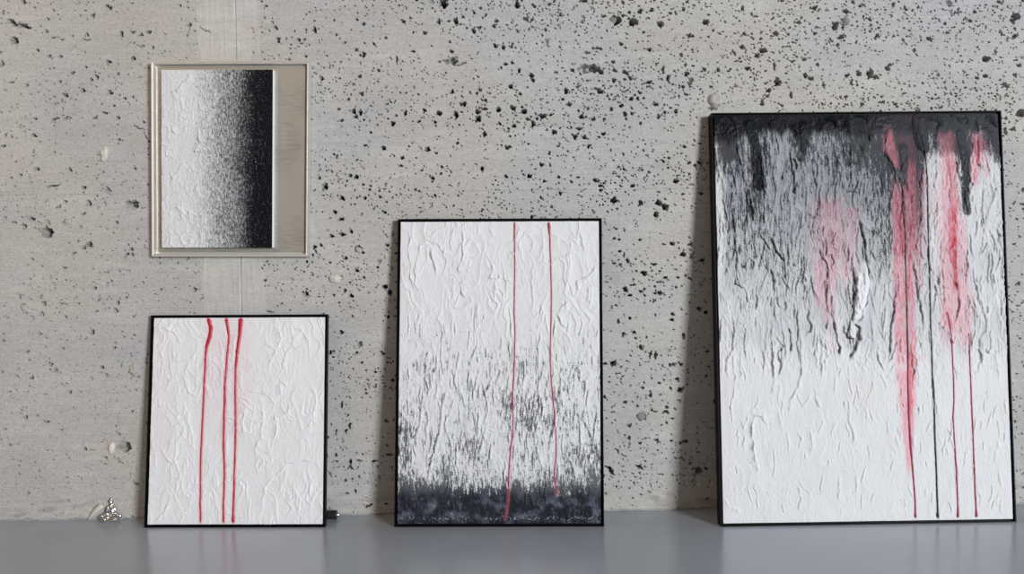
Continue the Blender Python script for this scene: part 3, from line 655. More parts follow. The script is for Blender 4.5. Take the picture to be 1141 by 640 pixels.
# ---- middle canvas: white over slate, two thin red lines
def medium_painting():
    q = [(443.2, 244.2), (670.5, 243.2), (673.2, 587.2), (439.2, 587.7)]; t = .030
    pn = lean_panel(q, t)
    root = empty('framed_painting', pn.box_of())
    tag(root, 'tall black-framed canvas, white above and dark slate along the bottom, with two thin red drips', 'painting')
    black_frame(pn, t-.001, root)
    s = Surf(pn, INS, INS, INS, INS, -.004, 2.0)
    up = 1-ss(350, 430, s.GY)
    s.flakes(201, 30, 62, 3.2, 1.0, .7, .45+.55*up)
    s.flakes(231, 14, 40, 2.4, .45, .5, warp=3)
    o_, k_ = (440, 240), 5.333
    def z(l): return [(o_[0]+x/k_, o_[1]+y/k_) for x, y in l]
    for l, hh, sd in [([(125,95),(90,140),(72,210),(90,300),(88,370),(105,440),(135,475)],1.2,1),([(180,130),(150,190),(130,250),(118,330),(118,420),(150,480)],1.2,1),([(220,185),(212,240),(235,300),(240,380)],1.7,1),
        ([(290,185),(285,240),(305,280),(290,330),(268,385)],1.4,1),([(335,60),(340,100),(325,160),(335,230)],.9,1),([(400,80),(402,160),(400,250),(375,320),(380,380)],1.6,1),([(400,385),(388,430),(400,480),(425,520)],1.7,1),
        ([(580,290),(590,330),(570,380),(610,385),(640,350)],1.4,-1),([(600,390),(600,470),(590,540)],1,-1),([(560,80),(590,110),(585,140)],1,-1),([(440,230),(500,170),(600,160)],.5,1),([(350,380),(355,420),(345,470)],1,-1),([(430,350),(450,300),(445,270)],.8,1),
        ([(490,520),(485,570),(490,640)],1,1),([(820,120),(960,120),(980,170),(965,240)],1,-1),([(970,120),(1000,150),(1045,165),(1050,200),(1040,240)],1.2,-1),([(960,260),(1040,240),(1045,320),(1030,400),(1000,450)],1.3,-1),
        ([(1100,90),(1105,150),(1120,200),(1125,230)],1.2,1),([(1195,240),(1180,340),(1150,370),(1085,400),(1080,450),(1110,460)],1.6,1),([(1045,510),(990,560),(968,600),(990,660),(1040,700)],1.7,1),([(1150,430),(1140,500),(1160,560)],1,1),
        ([(875,90),(878,200),(878,300)],.9,1),([(760,80),(820,160),(800,250)],.7,1),([(820,280),(810,400),(820,520),(812,600)],1,1),([(640,350),(660,420),(655,520)],1,1),([(700,200),(690,330)],.6,1),
        ([(1000,700),(1040,740),(1060,800)],1,-1),([(880,520),(870,640),(830,700)],.9,1)]:
        s.edge(z(l), hh*.75, 5, sd, hh*.7)
    # ragged crevices lower down
    CV = [[(134,560),(130,600),(120,650),(108,690),(85,705)],[(205,560),(205,620),(175,650),(172,680),(160,720),(140,740)],[(395,600),(375,650),(355,690),(340,710)],[(140,440),(150,480),(145,520)],[(375,520),(365,560)],
          ]
    cvs = [([(466,350),(462,366)],.5),([(476,392),(473,405),(473,420)],.8),([(471,435),(468,455),(466,475),(462,488),(455,493)],1.2),([(491,450),(489,480),(485,495),(482,505),(477,525),(475,540)],1.5),([(547,420),(543,435),(536,449)],1.2),
           ([(540,478),(537,492),(534,505),(528,512)],1.5),([(567,430),(570,455),(567,475),(569,490)],1.1),([(599,440),(600,455),(597,465)],1.6),([(617,470),(614,485),(609,510)],1.6),([(445,455),(446,475),(443,500),(447,530)],1.5),
           ([(648,470),(656,485),(662,500)],1),([(625,420),(622,440),(625,455)],.7),([(503,513),(500,522)],1.3),([(668,470),(669,520),(668,550)],.8),([(592,475),(590,495)],.8),([(576,425),(582,440)],.9),([(626,505),(636,520),(641,540)],.6),([(464,548),(470,540),(474,530)],.8)]
    crev = np.zeros(s.A.shape)
    for l, wd in cvs:
        sl, d, tt, sd = s.stroke(l, 8)
        g = np.exp(-((d*sd+1.6*perlin(s.A[sl]/4.5, s.B[sl]/5, 88)+.6*perlin(s.A[sl]/1.8, s.B[sl]/2.2, 89))/(wd*.62))**2)*ss(0, .2, tt)*(1-ss(.75, 1, tt)*.8)*np.clip(.65+1.1*perlin(s.A[sl]/7, s.B[sl]/6, 93), .05, 1)
        s.h[sl] -= 1.2*g; s.h[sl] += .9*np.exp(-((d-2.2)/1.4)**2)*(sd > 0)*ss(0, .2, tt)*(1-ss(.75, 1, tt))
        crev[sl] = np.maximum(crev[sl], g)
    low = ss(340, 520, s.GY)
    s.slits(190, 73, lambda x, y: .9 if 390 < y < 545 else .35 if 340 < y <= 390 else 0, crev, .3, .7, 8, 34, .08)
    s.h += (.15+.30*low)*fbm(s.A/2.0, s.B/6.5, 240, 3)+.4*fbm(s.A/40, s.B/60, 241, 2)
    # dark dry-brushed slate
    cov = .04*ss(335, 370, s.GY)+.11*ss(360, 410, s.GY)+.09*ss(420, 480, s.GY)+.08*ss(500, 540, s.GY)+.85*ss(533, 563, s.GY+20*fbm(s.A/20, s.B*0, 250, 3)+9*fbm(s.A/3.5, s.B/14, 251, 3))
    patch = fbm(s.A/22, s.B/36, 252, 3)
    for (x, y, rx, ry, k) in [(474,408,10,18,.35),(500,415,12,12,.25),(468,452,8,24,.35),(582,450,18,30,.28),(600,470,20,34,.22),(545,440,12,16,.30),(640,445,26,34,.26),(520,500,18,16,.30),(450,500,14,30,.30),(500,530,40,20,.22),(640,500,34,26,.12),(664,525,12,34,.40),(452,540,12,14,.3),(610,535,30,14,.18),(475,530,20,12,-.15),
                           (565,440,8,34,.25),(482,470,14,34,-.22),(620,500,18,26,-.12),(650,540,20,20,.15),(555,500,14,40,-.12),(510,470,14,30,-.18),(585,400,40,12,-.1)]:
        cov += .8*k*np.exp(-((s.GX-x)/rx)**2-((s.GY-y)/ry)**2)
    cov += .42*patch*ss(335, 400, s.GY)
    n = .70*fbm(s.A/1.5, s.B/8, 260, 3)+.34*fbm(s.A/3.4, s.B/20, 264, 2)+.30*perlin(s.A/.95, s.B/1.5, 261)
    hp = s.h-np.mean(s.h); dens_ = ss(536, 556, s.GY)
    dark = ss(-.10, .16, n*.9-.5+np.clip(cov, 0, 1.4)*1.0-hp*.10)
    dark = np.clip(np.maximum(dark*(.86+.14*dens_), crev*ss(340, 400, s.GY)*.95), 0, 1)
    dens = ss(540, 562, s.GY+14*fbm(s.A/16, s.B/14, 262, 3))
    sl_c = np.array([.022, .025, .034])*(1+3.4*ss(-.05, .55, fbm(s.A/15, s.B/13, 263, 4)))[..., None]*np.ones(3)
    sl_c = mixc(np.array([.055, .060, .074])*np.ones(s.A.shape+(3,)), sl_c, dens)
    sl_c = mixc(sl_c, BLACK*np.ones(3), np.clip(crev, 0, 1)*.8)
    # the white turns slightly grey towards the bottom where slate was brushed in
    wh = WHITE*(.96+.03*fbm(s.A/30, s.B/40, 265, 2))[..., None]
    wh = mixc(wh, np.array([.42, .44, .48]), .55*ss(-.05, .45, n)*ss(340, 430, s.GY))
    wh = mixc(wh, np.array([.50, .52, .57]), np.clip(.16*ss(400, 540, s.GY)+.30*ss(.0, .5, patch)*low+.3*ss(520,545,s.GY), 0, .8))
    col = mixc(wh, sl_c, dark)
    # pale spatter along the lower edge
    sp_ = ss(.25, .5, perlin(s.A/2.2, s.B/1.2, 270)+.3*perlin(s.A/12, s.B/3, 271))*np.exp(-((s.GY-578.5-2.5*perlin(s.A/16, s.B*0, 272))/1.6)**2)
    for (x, y, r) in [(482,566,2.5),(622,553,2.6),(631,551,3.5),(500,562,1.5),(504,574,1.5)]:
        sp_ = np.maximum(sp_, .8*np.exp(-((s.GX-x)**2+(s.GY-y)**2*.4)/r**2)*ss(-.1, .3, perlin(s.A/1.6, s.B/2.2, 273)))
    col = mixc(col, np.array([.50, .52, .55]), np.clip(sp_*.7, 0, .8)); s.h += .6*sp_
    s.h += dens*1.6*(fbm(s.A/13, s.B/10, 280, 2))+dens*.35*fbm(s.A/4, s.B/4, 281, 2)
    DR = [[(573,248,1.2),(573.2,254,1.2),(573,262,.9),(573.5,300,.75),(572.8,350,.8),(574,375,.75),(572.5,425,.9),(571.3,440,.9),(571.9,470,.8),(571,490,.9),(569,505,.8),(567.3,530,.8),(567,558,.9),(564,576,.8),(563.4,580,.7)],
          [(611,248,1.8),(611.8,254,2.0),(612.3,262,1.0),(613.4,290,.75),(614.6,330,.75),(614,365,.8),(613.1,395,.9),(613.6,410,.75),(614.2,425,.85),(616,445,.85),(618.2,465,.8),(618.6,480,.6),(620,492,.6),(620,510,.75),(617.6,530,.75),(620,546,.8),(621.6,553,.7)]]
    for d in DR:
        sl, ds, tt, sd = s.stroke([(x, y) for x, y, _ in d], 5)
        col[sl] = mixc(col[sl], np.array([.60, .20, .26]), .45*np.exp(-(ds/1.5)**2))
    rough = .55-.22*dark*dens
    s.finish('canvas', col, rough, root, -.026)
    for i, d in enumerate(DR):
        drip(s, [(x, y, w_*.8) for x, y, w_ in d], MAT['rose_paint'], root, ['thin red drip, left', 'thin red drip, right'][i], 20+i, .7)
medium_painting()

# ---- large canvas: slate and rose running down into white
def large_painting():
    q = [(792.6, 126), (1115.7, 123.2), (1132.8, 582.2), (803.2, 587.5)]; t = .040
    pn = lean_panel(q, t)
    root = empty('framed_painting', pn.box_of())
    tag(root, 'largest black-framed canvas, slate grey and pink running down into white', 'painting')
    black_frame(pn, t-.001, root)
    s = Surf(pn, INS, INS, INS, INS, -.004, 1.8)
    GX, GY = s.GX, s.GY
    mid = ss(150, 190, GY)*(1-ss(390, 440, GY)); lowm = ss(400, 450, GY)
    topm = 1-ss(140, 165, GY+9*fbm(s.A/10, s.B*0, 300, 2))
    s.flakes(301, 16, 62, 3.0, 1.1, .8, mid, 4)
    s.flakes(331, 8, 30, 2.4, .8, .7, mid, 3)
    s.flakes(341, 16, 50, 2.6, .32, .5, lowm, 4); s.h += .22*lowm*fbm(s.A/1.3, s.B/5, 342, 2)
    s.flakes(351, 18, 20, 2.4, .5, .2, topm, 3)
    s.h += (.18+.42*mid)*fbm(s.A/1.7, s.B/7, 310, 3)+.5*fbm(s.A/50, s.B/80, 311, 2)
    def C1(ox, oy, k, l): return [(ox+x/k, oy+y/k) for x, y in l]
    E = []
    # knife edges, (points, height, side)
    E += [(C1(800,420,3.765,[(210,230),(185,180),(160,180),(145,215),(150,290),(165,370),(172,430)]),2.0,-1),(C1(800,420,3.765,[(100,190),(108,260),(105,330)]),1.0,1),(C1(800,420,3.765,[(75,0),(66,60),(64,120)]),.9,1),
          (C1(800,420,3.765,[(230,0),(232,60),(225,90)]),.9,1),(C1(800,420,3.765,[(350,0),(335,60),(305,110),(298,180)]),1.2,1),(C1(800,420,3.765,[(405,60),(410,110),(430,160)]),1,1),(C1(800,420,3.765,[(385,210),(400,290),(390,350)]),1,-1),
          (C1(800,420,3.765,[(545,110),(545,190),(570,260),(560,370)]),1,1),(C1(800,420,3.765,[(505,420),(508,480),(503,540)]),.9,1),(C1(800,420,3.765,[(30,510),(50,550),(100,570)]),1.1,-1),(C1(800,420,3.765,[(340,470),(345,520),(335,570)]),.8,1),
          (C1(790,310,5.333,[(185,400),(140,450),(105,510),(105,640)]),1.5,1),(C1(790,310,5.333,[(190,430),(195,520),(195,640)]),1.2,-1),(C1(790,310,5.333,[(145,450),(143,560),(160,640)]),1,1),(C1(790,310,5.333,[(370,300),(372,420),(378,560),(380,640)]),1.4,1),
          (C1(790,310,5.333,[(670,360),(668,480),(665,640)]),.9,1),(C1(790,310,5.333,[(100,100),(110,220),(125,260)]),.8,1),
          (C1(950,310,5.333,[(270,520),(235,560),(200,640)]),.8,1),(C1(950,310,5.333,[(430,400),(400,450),(380,500)]),1.2,-1),(C1(950,310,5.333,[(880,0),(860,100),(850,160)]),.9,-1),(C1(950,310,5.333,[(740,10),(745,150),(765,210),(760,300)]),1,1),
          (C1(950,310,5.333,[(860,440),(870,550),(885,640)]),.8,-1),(C1(790,120,6.4,[(65,130),(75,90),(115,65),(160,70),(185,110),(195,160)]),1.6,1),(C1(790,120,6.4,[(420,120),(440,105),(445,150),(425,190)]),1.0,-1),
          (C1(790,120,6.4,[(580,220),(585,180),(615,155),(630,180),(605,220)]),1.3,1),(C1(790,120,6.4,[(650,150),(680,120),(704,115)]),1.2,1),(C1(890,120,6.4,[(155,190),(165,140),(210,95),(255,90),(262,140),(230,190)]),1.5,1),
          (C1(890,120,6.4,[(265,150),(275,100),(310,75),(340,85),(320,150),(290,190)]),1.4,1),(C1(890,120,6.4,[(360,80),(355,140),(370,220)]),1.4,-1),(C1(890,120,6.4,[(395,80),(440,65),(490,80),(495,140)]),1.2,1),
          (C1(1000,120,6.4,[(120,100),(135,180),(150,300),(190,320)]),1.5,-1),(C1(1000,120,6.4,[(200,120),(250,90),(300,110),(285,180),(240,240)]),1.5,1),(C1(1000,120,6.4,[(430,60),(440,100),(470,120)]),1.3,1),(C1(1000,120,6.4,[(500,60),(510,110),(490,130)]),1.2,-1),
          (C1(1000,120,6.4,[(580,60),(575,120),(590,160),(640,150),(670,180),(660,260),(700,330),(725,380),(725,440)]),1.5,-1)]
    for l, hh, sd in E: s.edge(l, hh*.8, 4, sd, hh*.7)
    # deep cracks with black in them: (points, half width, depth)
    K = []
    def k_(ox, oy, sc, l, w_): K.append((C1(ox, oy, sc, l), w_))
    k_(790,120,6.4,[(185,250),(205,340),(235,430),(245,520),(265,640)],1.1); k_(790,120,6.4,[(370,280),(365,400),(375,520),(385,640)],1.2); k_(790,120,6.4,[(575,250),(580,400),(600,500),(605,600),(615,640)],1.5)
    k_(790,120,6.4,[(600,360),(615,420),(630,460)],1.8); k_(790,120,6.4,[(45,340),(60,460),(90,560),(100,640)],.9); k_(790,120,6.4,[(120,390),(105,450),(110,520)],.7); k_(790,120,6.4,[(395,250),(410,330),(395,440)],.9)
    k_(790,120,6.4,[(480,330),(450,460),(455,540)],.7); k_(790,120,6.4,[(345,330),(355,400)],1.0); k_(790,120,6.4,[(270,580),(320,560)],.7)
    k_(890,120,6.4,[(150,260),(100,330),(95,430),(120,560),(125,640)],1.1); k_(890,120,6.4,[(250,300),(275,400),(290,500),(290,600)],.8); k_(890,120,6.4,[(370,250),(360,400),(370,520),(350,610)],.9); k_(890,120,6.4,[(460,250),(450,400)],.6)
    k_(890,120,6.4,[(430,260),(450,320)],.9); k_(890,120,6.4,[(50,220),(70,290)],.9); k_(890,120,6.4,[(500,200),(505,250)],.8); k_(890,120,6.4,[(620,140),(612,260),(620,360),(670,420),(690,500),(670,600),(665,640)],1.3); k_(890,120,6.4,[(190,350),(215,440),(200,560)],.6)
    k_(890,120,6.4,[(350,620),(390,600),(410,540)],1.0)
    k_(1000,120,6.4,[(120,120),(135,210),(145,290),(190,330),(190,400),(160,560),(165,640)],1.0); k_(1000,120,6.4,[(285,180),(260,250),(275,270)],1.1); k_(1000,120,6.4,[(265,360),(280,460),(260,560),(270,640)],.7); k_(1000,120,6.4,[(400,330),(420,400),(430,480),(460,560),(465,640)],1.1)
    k_(1000,120,6.4,[(520,400),(515,540),(550,590)],1.0); k_(1000,120,6.4,[(580,180),(575,260),(580,380)],.7); k_(1000,120,6.4,[(540,240),(530,330),(510,380)],.9); k_(1000,120,6.4,[(620,360),(640,420),(660,490)],.6); k_(1000,120,6.4,[(575,410),(590,435)],1.2)
    k_(1000,120,6.4,[(690,330),(720,380),(725,440)],.6); k_(1000,120,6.4,[(620,90),(680,110),(720,150)],.9); k_(1000,120,6.4,[(630,80),(700,90)],.8); k_(1000,120,6.4,[(380,70),(440,60)],.5)
    k_(790,210,5.818,[(240,0),(245,120),(245,240),(258,320)],1.1); k_(790,210,5.818,[(265,70),(270,130),(280,180),(282,240)],1.9); k_(790,210,5.818,[(160,120),(160,240),(175,310),(165,400),(180,460),(175,560),(185,640)],1.2)
    k_(790,210,5.818,[(185,170),(195,230)],1.3); k_(790,210,5.818,[(330,310),(365,380),(410,440)],1.2); k_(790,210,5.818,[(385,310),(410,370),(440,440),(480,490),(495,570),(505,640)],1.7); k_(790,210,5.818,[(400,540),(415,600),(425,640)],1.5)
    k_(790,210,5.818,[(85,0),(90,90),(105,180),(120,240)],1.1); k_(790,210,5.818,[(50,120),(70,220),(95,265),(90,330)],.8); k_(790,210,5.818,[(355,0),(355,100)],1.1); k_(790,210,5.818,[(205,470),(215,540),(260,480),(290,500),(280,580)],1.2)
    k_(790,210,5.818,[(110,540),(120,570),(100,575)],.8); k_(790,210,5.818,[(545,0),(570,80),(600,130)],.8); k_(790,210,5.818,[(520,80),(525,180),(518,240)],.6); k_(790,210,5.818,[(575,190),(600,170)],.8); k_(790,210,5.818,[(380,480),(370,560)],.8)
    k_(790,210,5.818,[(600,490),(600,560),(570,610)],1.2); k_(790,210,5.818,[(605,580),(615,620)],1.2); k_(790,210,5.818,[(120,430),(120,500)],.9); k_(790,210,5.818,[(265,360),(260,390)],1.0)
    k_(890,210,5.818,[(100,0),(125,120),(130,220),(155,280)],.7); k_(890,210,5.818,[(125,400),(150,470),(185,530),(190,640)],1.5); k_(890,210,5.818,[(200,440),(225,500),(215,530)],1.2); k_(890,210,5.818,[(325,380),(322,440),(315,510)],1.2)
    k_(890,210,5.818,[(375,180),(400,260),(420,340),(430,430),(440,520),(460,600),(465,640)],1.7); k_(890,210,5.818,[(350,520),(345,560),(360,600),(365,640)],1.5); k_(890,210,5.818,[(450,400),(490,480),(520,550)],1.0); k_(890,210,5.818,[(610,0),(590,120),(585,280),(545,340)],.8)
    k_(890,210,5.818,[(40,180),(130,225)],.5); k_(890,210,5.818,[(300,50),(345,30),(390,50)],.9); k_(890,210,5.818,[(260,400),(250,450)],.8); k_(890,210,5.818,[(5,560),(20,620)],.8)
    k_(1000,210,5.818,[(150,20),(148,120),(155,200),(140,280)],.9); k_(1000,210,5.818,[(165,300),(140,350),(115,390),(150,460),(185,500)],1.0); k_(1000,210,5.818,[(95,430),(105,520),(115,600),(130,640)],1.1); k_(1000,210,5.818,[(190,500),(160,560),(140,620)],.9)
    k_(1000,210,5.818,[(430,20),(440,110),(460,190)],.9); k_(1000,210,5.818,[(640,280),(660,330),(655,380)],.9); k_(1000,210,5.818,[(450,340),(455,380)],1.0); k_(1000,210,5.818,[(265,150),(235,230),(240,300)],.7); k_(1000,210,5.818,[(255,100),(255,140)],1.0); k_(1000,210,5.818,[(290,470),(290,560),(300,640)],.7)
    k_(1000,210,5.818,[(480,60),(480,110)],1.1); k_(1000,210,5.818,[(515,590),(520,640)],.9); k_(1000,210,5.818,[(575,370),(600,480)],.5)
    k_(790,310,5.333,[(155,0),(160,60),(215,90),(225,140),(230,180)],1.3); k_(790,310,5.333,[(385,0),(385,60),(385,160),(390,260)],1.2); k_(790,310,5.333,[(425,10),(455,60),(480,95)],1.4); k_(790,310,5.333,[(400,60),(405,160),(425,210)],1.0)
    k_(790,310,5.333,[(455,160),(455,220)],1.0); k_(790,310,5.333,[(280,100),(285,190),(270,210)],1.0); k_(790,310,5.333,[(345,130),(360,200)],.8); k_(790,310,5.333,[(470,310),(485,360),(490,420),(485,470)],1.7); k_(790,310,5.333,[(405,350),(405,390),(440,430),(410,470),(425,540),(420,590),(410,620)],1.1)
    k_(790,310,5.333,[(445,470),(435,540),(425,570)],1.1); k_(790,310,5.333,[(525,170),(520,260),(530,340),(525,420),(540,540),(535,630)],1.0); k_(790,310,5.333,[(590,200),(585,250),(605,310),(600,340),(570,350)],1.5); k_(790,310,5.333,[(550,550),(545,610)],.9)
    k_(790,310,5.333,[(565,60),(560,160)],1.0); k_(790,310,5.333,[(705,0),(700,100),(695,180),(715,240)],1.3); k_(790,310,5.333,[(735,255),(750,340),(770,430),(780,490)],1.7); k_(790,310,5.333,[(705,260),(700,330)],1.1); k_(790,310,5.333,[(858,0),(858,140),(855,240),(850,290)],2.1)
    k_(790,310,5.333,[(850,290),(820,340),(820,380),(850,390),(860,440),(835,510)],1.8); k_(790,310,5.333,[(885,320),(880,400),(860,470),(835,510)],2.2); k_(790,310,5.333,[(370,380),(375,500),(380,640)],.7); k_(790,310,5.333,[(160,20),(190,80)],1.0); k_(790,310,5.333,[(280,250),(275,310)],.8)
    k_(790,310,5.333,[(800,300),(800,340),(820,370)],1.0); k_(790,310,5.333,[(570,10),(575,50)],1.0); k_(790,310,5.333,[(525,10),(530,30)],1.0)
    k_(950,310,5.333,[(12,0),(15,100),(5,180)],1.7); k_(950,310,5.333,[(100,0),(100,80),(85,160),(60,220),(60,260),(20,300)],1.1); k_(950,310,5.333,[(0,290),(40,320),(40,380),(15,450)],2.0); k_(950,310,5.333,[(255,60),(250,150),(240,260),(225,340),(225,430),(210,520)],1.4)
    k_(950,310,5.333,[(270,390),(240,470),(215,530)],.9); k_(950,310,5.333,[(370,0),(385,120),(400,180),(410,240),(425,330)],1.1); k_(950,310,5.333,[(190,30),(190,120),(180,170)],.6); k_(950,310,5.333,[(140,300),(170,350),(185,390)],.7); k_(950,310,5.333,[(415,60),(390,80),(390,110)],.9)
    k_(950,310,5.333,[(480,50),(500,110),(510,150)],1.0); k_(950,310,5.333,[(510,290),(540,330)],1.1); k_(950,310,5.333,[(540,30),(545,100),(540,180),(560,240)],.8); k_(950,310,5.333,[(600,30),(620,70),(635,160),(625,240),(600,300)],1.3); k_(950,310,5.333,[(640,310),(650,350)],.9)
    k_(950,310,5.333,[(740,60),(745,150),(765,200)],.8); k_(950,310,5.333,[(805,190),(800,240)],.9); k_(950,310,5.333,[(740,440),(765,490),(770,540)],1.1); k_(950,310,5.333,[(790,460),(820,470)],1.1); k_(950,310,5.333,[(820,370),(825,440),(800,470)],.9); k_(950,310,5.333,[(730,600),(770,570)],.7)
    k_(950,310,5.333,[(625,540),(625,600)],.7); k_(950,310,5.333,[(565,340),(600,420)],.8); k_(950,310,5.333,[(700,360),(680,380),(665,420)],.6)
    crev = np.zeros(s.A.shape); bright = np.zeros(s.A.shape)
    for l, wd in K:
        sl, d, tt, sd = s.stroke(l, 9)
        Aw, Bw = s.A[sl], s.B[sl]
        x = d*sd+1.3*perlin(Aw/5, Bw/8, 88)+.5*perlin(Aw/2, Bw/3.5, 89)
        var = np.clip(.78+.9*perlin(Aw/8, Bw/12, 92+len(l)), (.25 if wd < 1.4 else .6), 1.35)
        end = ss(0, .2, tt)*(1-ss(.8, 1, tt)*.85)*var
        g = np.exp(-(x/(wd*.44*np.sqrt(var)+.16))**2)*np.clip(end*1.25, 0, 1)
        s.h[sl] -= 1.2*wd*g
        # paint pushed up beside the crack, to its right
        xr = np.where(x > 0, (x-.9-wd*.4)/(2.2), (x-.9-wd*.4)/.9)
        s.h[sl] += 1.3*wd**.5*np.exp(-xr**2)*end
        crev[sl] = np.maximum(crev[sl], g*min(1, .35+.32*wd))
    def pk(x, y):
        c = .9 if 175 < y < 330 else .5 if 330 <= y < 400 else .12 if 150 < y <= 175 else 0
        if x > 1028 and x < 1045: c *= .6
        if 996 < x < 1022 or 1050 < x < 1074: c *= .2
        if y < 260 and x > 900: c *= .6
        if 850 < x < 900 and y > 300: c *= 1.5
        return c
    s.slits(230, 71, pk, crev, .3, .75, 10, 40, .09)
    low_c = np.zeros(s.A.shape)
    s.slits(120, 72, lambda x, y: .8 if 400 < y < 560 else 0, low_c, .3, .5, 8, 26, .14)
    # the thick loose white flakes left of the middle
    for l, wd, hh in [([(956,312),(960,330),(957,345),(953,352)],4.5,2.2),([(963,300),(967,322),(962,345),(955,358)],4.0,1.6),([(949,365),(950,378),(948,390)],3.0,1.5)]:
        sl, d, tt, sd = s.stroke(l, 9)
        g = np.exp(-(d/wd)**4); s.h[sl] += hh*g*(1+.3*perlin(s.A[sl]/4, s.B[sl]/6, 90)); bright[sl] = np.maximum(bright[sl], g)
    # ---------- colour
    lowline = 395+22*fbm(s.A/26, s.B*0, 401, 3)
    lowline = lowline+25*np.exp(-((GX-870)/24)**2)-30*np.exp(-((GX-820)/16)**2)-70*ss(1095, 1110, GX)
    body = 1-ss(lowline-60, lowline+12, GY)
    cov = .23*(1-ss(270, 340, GY))*np.ones_like(GX)+.12*body
    cov += .22*(1-ss(170, 230, GY))
    cov += .20*ss(930, 1010, GX)*(1-ss(1022, 1032, GX))*(1-ss(230, 330, GY))
    cov -= .30*ss(1026, 1036, GX)*ss(165, 185, GY)
    cov -= .30*(1-ss(800, 812, GX))*ss(185, 215, GY)
    for (x, y, rx, ry, k) in [(812,165,9,26,.45),(846,200,8,42,.35),(835,230,8,24,.25),(815,240,10,40,.22),(870,170,12,22,-.22),(872,200,14,30,-.10),(905,190,14,24,-.14),(812,205,10,20,-.16),(838,290,18,40,.10),(870,300,16,30,.12),(880,330,22,40,.10),
                              (893,150,9,24,.35),(960,160,20,22,.22),(985,200,14,40,.10),(1015,150,14,26,.3),(1020,200,10,50,.22),(1050,145,14,18,.30),(1070,155,10,22,.35),(1076,190,8,30,.60),(1075,225,5,22,.5),(1096,250,6,18,.30),(1050,200,12,24,-.1),
                              (1107,145,9,20,.38),(1112,170,4,20,.3),(1090,130,14,10,.3),(950,300,14,50,-.2),(1096,240,5,26,.15),(835,340,12,24,.10),(985,300,10,40,.08),(994,350,7,40,.16),(1028,390,5,30,.14),(1090,400,10,14,.15),(1045,330,5,14,.12),(825,345,12,12,.2)]:
        cov += k*np.exp(-((GX-x)/rx)**2-((GY-y)/ry)**2)
    topd = 1-ss(-4, 8, GY-(147+10*fbm(s.A/9, s.B*0, 411, 3)+12*np.exp(-((GX-812)/16)**2)+8*np.exp(-((GX-893)/9)**2)+5*np.exp(-((GX-960)/20)**2)-4*ss(1030, 1100, GX)))
    for l, wd, k in [([(836,140),(842,165),(845,195),(846,210)],6.5,.95),([(1029,135),(1027,150),(1031,168)],6,.9),([(1070,150),(1076,180),(1077,205),(1076,225),(1078,240)],5.0,.9),([(1006,165),(1008,185),(1006,205)],5,.75),([(894,140),(896,165),(893,180)],4,.8),([(1020,132),(1021,150),(1025,166)],4,.8),([(1108,150),(1109,165),(1111,180)],3.5,.6)]:
        sl, d, tt, sd = s.stroke(l, wd*2)
        topd[sl] = np.maximum(topd[sl], k*(1-ss(.7, 1.05, (d+1.2*perlin(s.A[sl]/3, s.B[sl]/9, 91))/wd)))
        s.h[sl] += .8*(1-ss(.7, 1.0, d/wd))
    n = .62*fbm(s.A/1.5, s.B/9, 420, 3)+.40*fbm(s.A/3.6, s.B/24, 421, 2)+.26*perlin(s.A/.95, s.B/1.8, 422)
    hp = s.h-np.mean(s.h)
    dark = ss(-.14, .20, n*.85-.50+np.clip(cov, 0, 1.2)*1.0-hp*.07*ss(150,200,GY))*.9
    dark = np.clip(dark, 0, 1)*(1-.9*bright)
    base_d = np.array([.028, .030, .037])*(1+.35*fbm(s.A/20, s.B/30, 430, 2))[..., None]
    greyw = np.clip(.62*(1-ss(215, 330, GY))+.18*body, 0, .9)
    greyw = greyw*(1-.75*ss(1026, 1034, GX)*ss(165, 180, GY))*(1-.8*(1-ss(803, 812, GX))*ss(180, 210, GY))
    greyw = np.clip(greyw+.35*np.exp(-((GX-1015)/14)**2)*(1-ss(230, 300, GY))+.18*fbm(s.A/7, s.B/50, 431, 3), 0, .9)
    greyw = np.clip(greyw+.16*ss(250, 300, GY)*(1-ss(370, 415, GY))*(1+1.5*fbm(s.A/16, s.B/40, 433, 3)), 0, .9)
    wh = mixc(WHITE*.94*np.ones(s.A.shape+(3,)), np.array([.235, .25, .285]), greyw)
    wh *= 1+.03*fbm(s.A/30, s.B/40, 432, 2)[..., None]
    wh = mixc(wh, WHITE*np.ones(3), bright)
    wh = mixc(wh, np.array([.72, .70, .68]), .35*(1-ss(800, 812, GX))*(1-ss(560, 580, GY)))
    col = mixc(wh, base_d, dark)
    # rose stains
    rose = np.zeros(s.A.shape); red = np.zeros(s.A.shape)
    wob = 2.2*fbm(s.A/5, s.B/14, 440, 3)
    def streak(x0, y0, x1, y1, w0, w1, k, arr, soft=.35):
        t = (GY-y0)/(y1-y0); tc_ = np.clip(t, 0, 1)
        c = x0+(x1-x0)*tc_; w_ = w0+(w1-w0)*tc_
        m = (1-ss(1-soft, 1+soft, np.abs(GX+wob-c)/w_))*ss(-.06, .10, t)*(1-ss(.88, 1.06, t))
        np.maximum(arr, k*m, out=arr)
    streak(925, 222, 918, 345, 17, 10, .42, rose, .8); streak(950, 232, 940, 320, 8, 12, .36, rose, .8); streak(931, 240, 921, 365, 10, 5, .5, rose, .7); streak(915, 290, 912, 350, 7, 4, .5, rose, .6); streak(927, 345, 928, 400, 4, 2, .25, rose, .8)
    streak(1004, 205, 1010, 420, 11.5, 12, .80, rose, .22); streak(1010, 410, 1014, 530, 12, 2.5, .80, rose, .35); streak(1014, 180, 1018, 300, 6, 7, .7, rose, .4)
    streak(1056, 165, 1062, 390, 8, 13, .62, rose, .35); streak(1066, 240, 1076, 395, 10, 8, .52, rose, .5); streak(1050, 300, 1057, 352, 5, 5, .40, rose, .5); streak(1042, 200, 1050, 300, 8, 6, .22, rose, .7); streak(1057, 345, 1062, 372, 7, 3, .65, rose, .4)
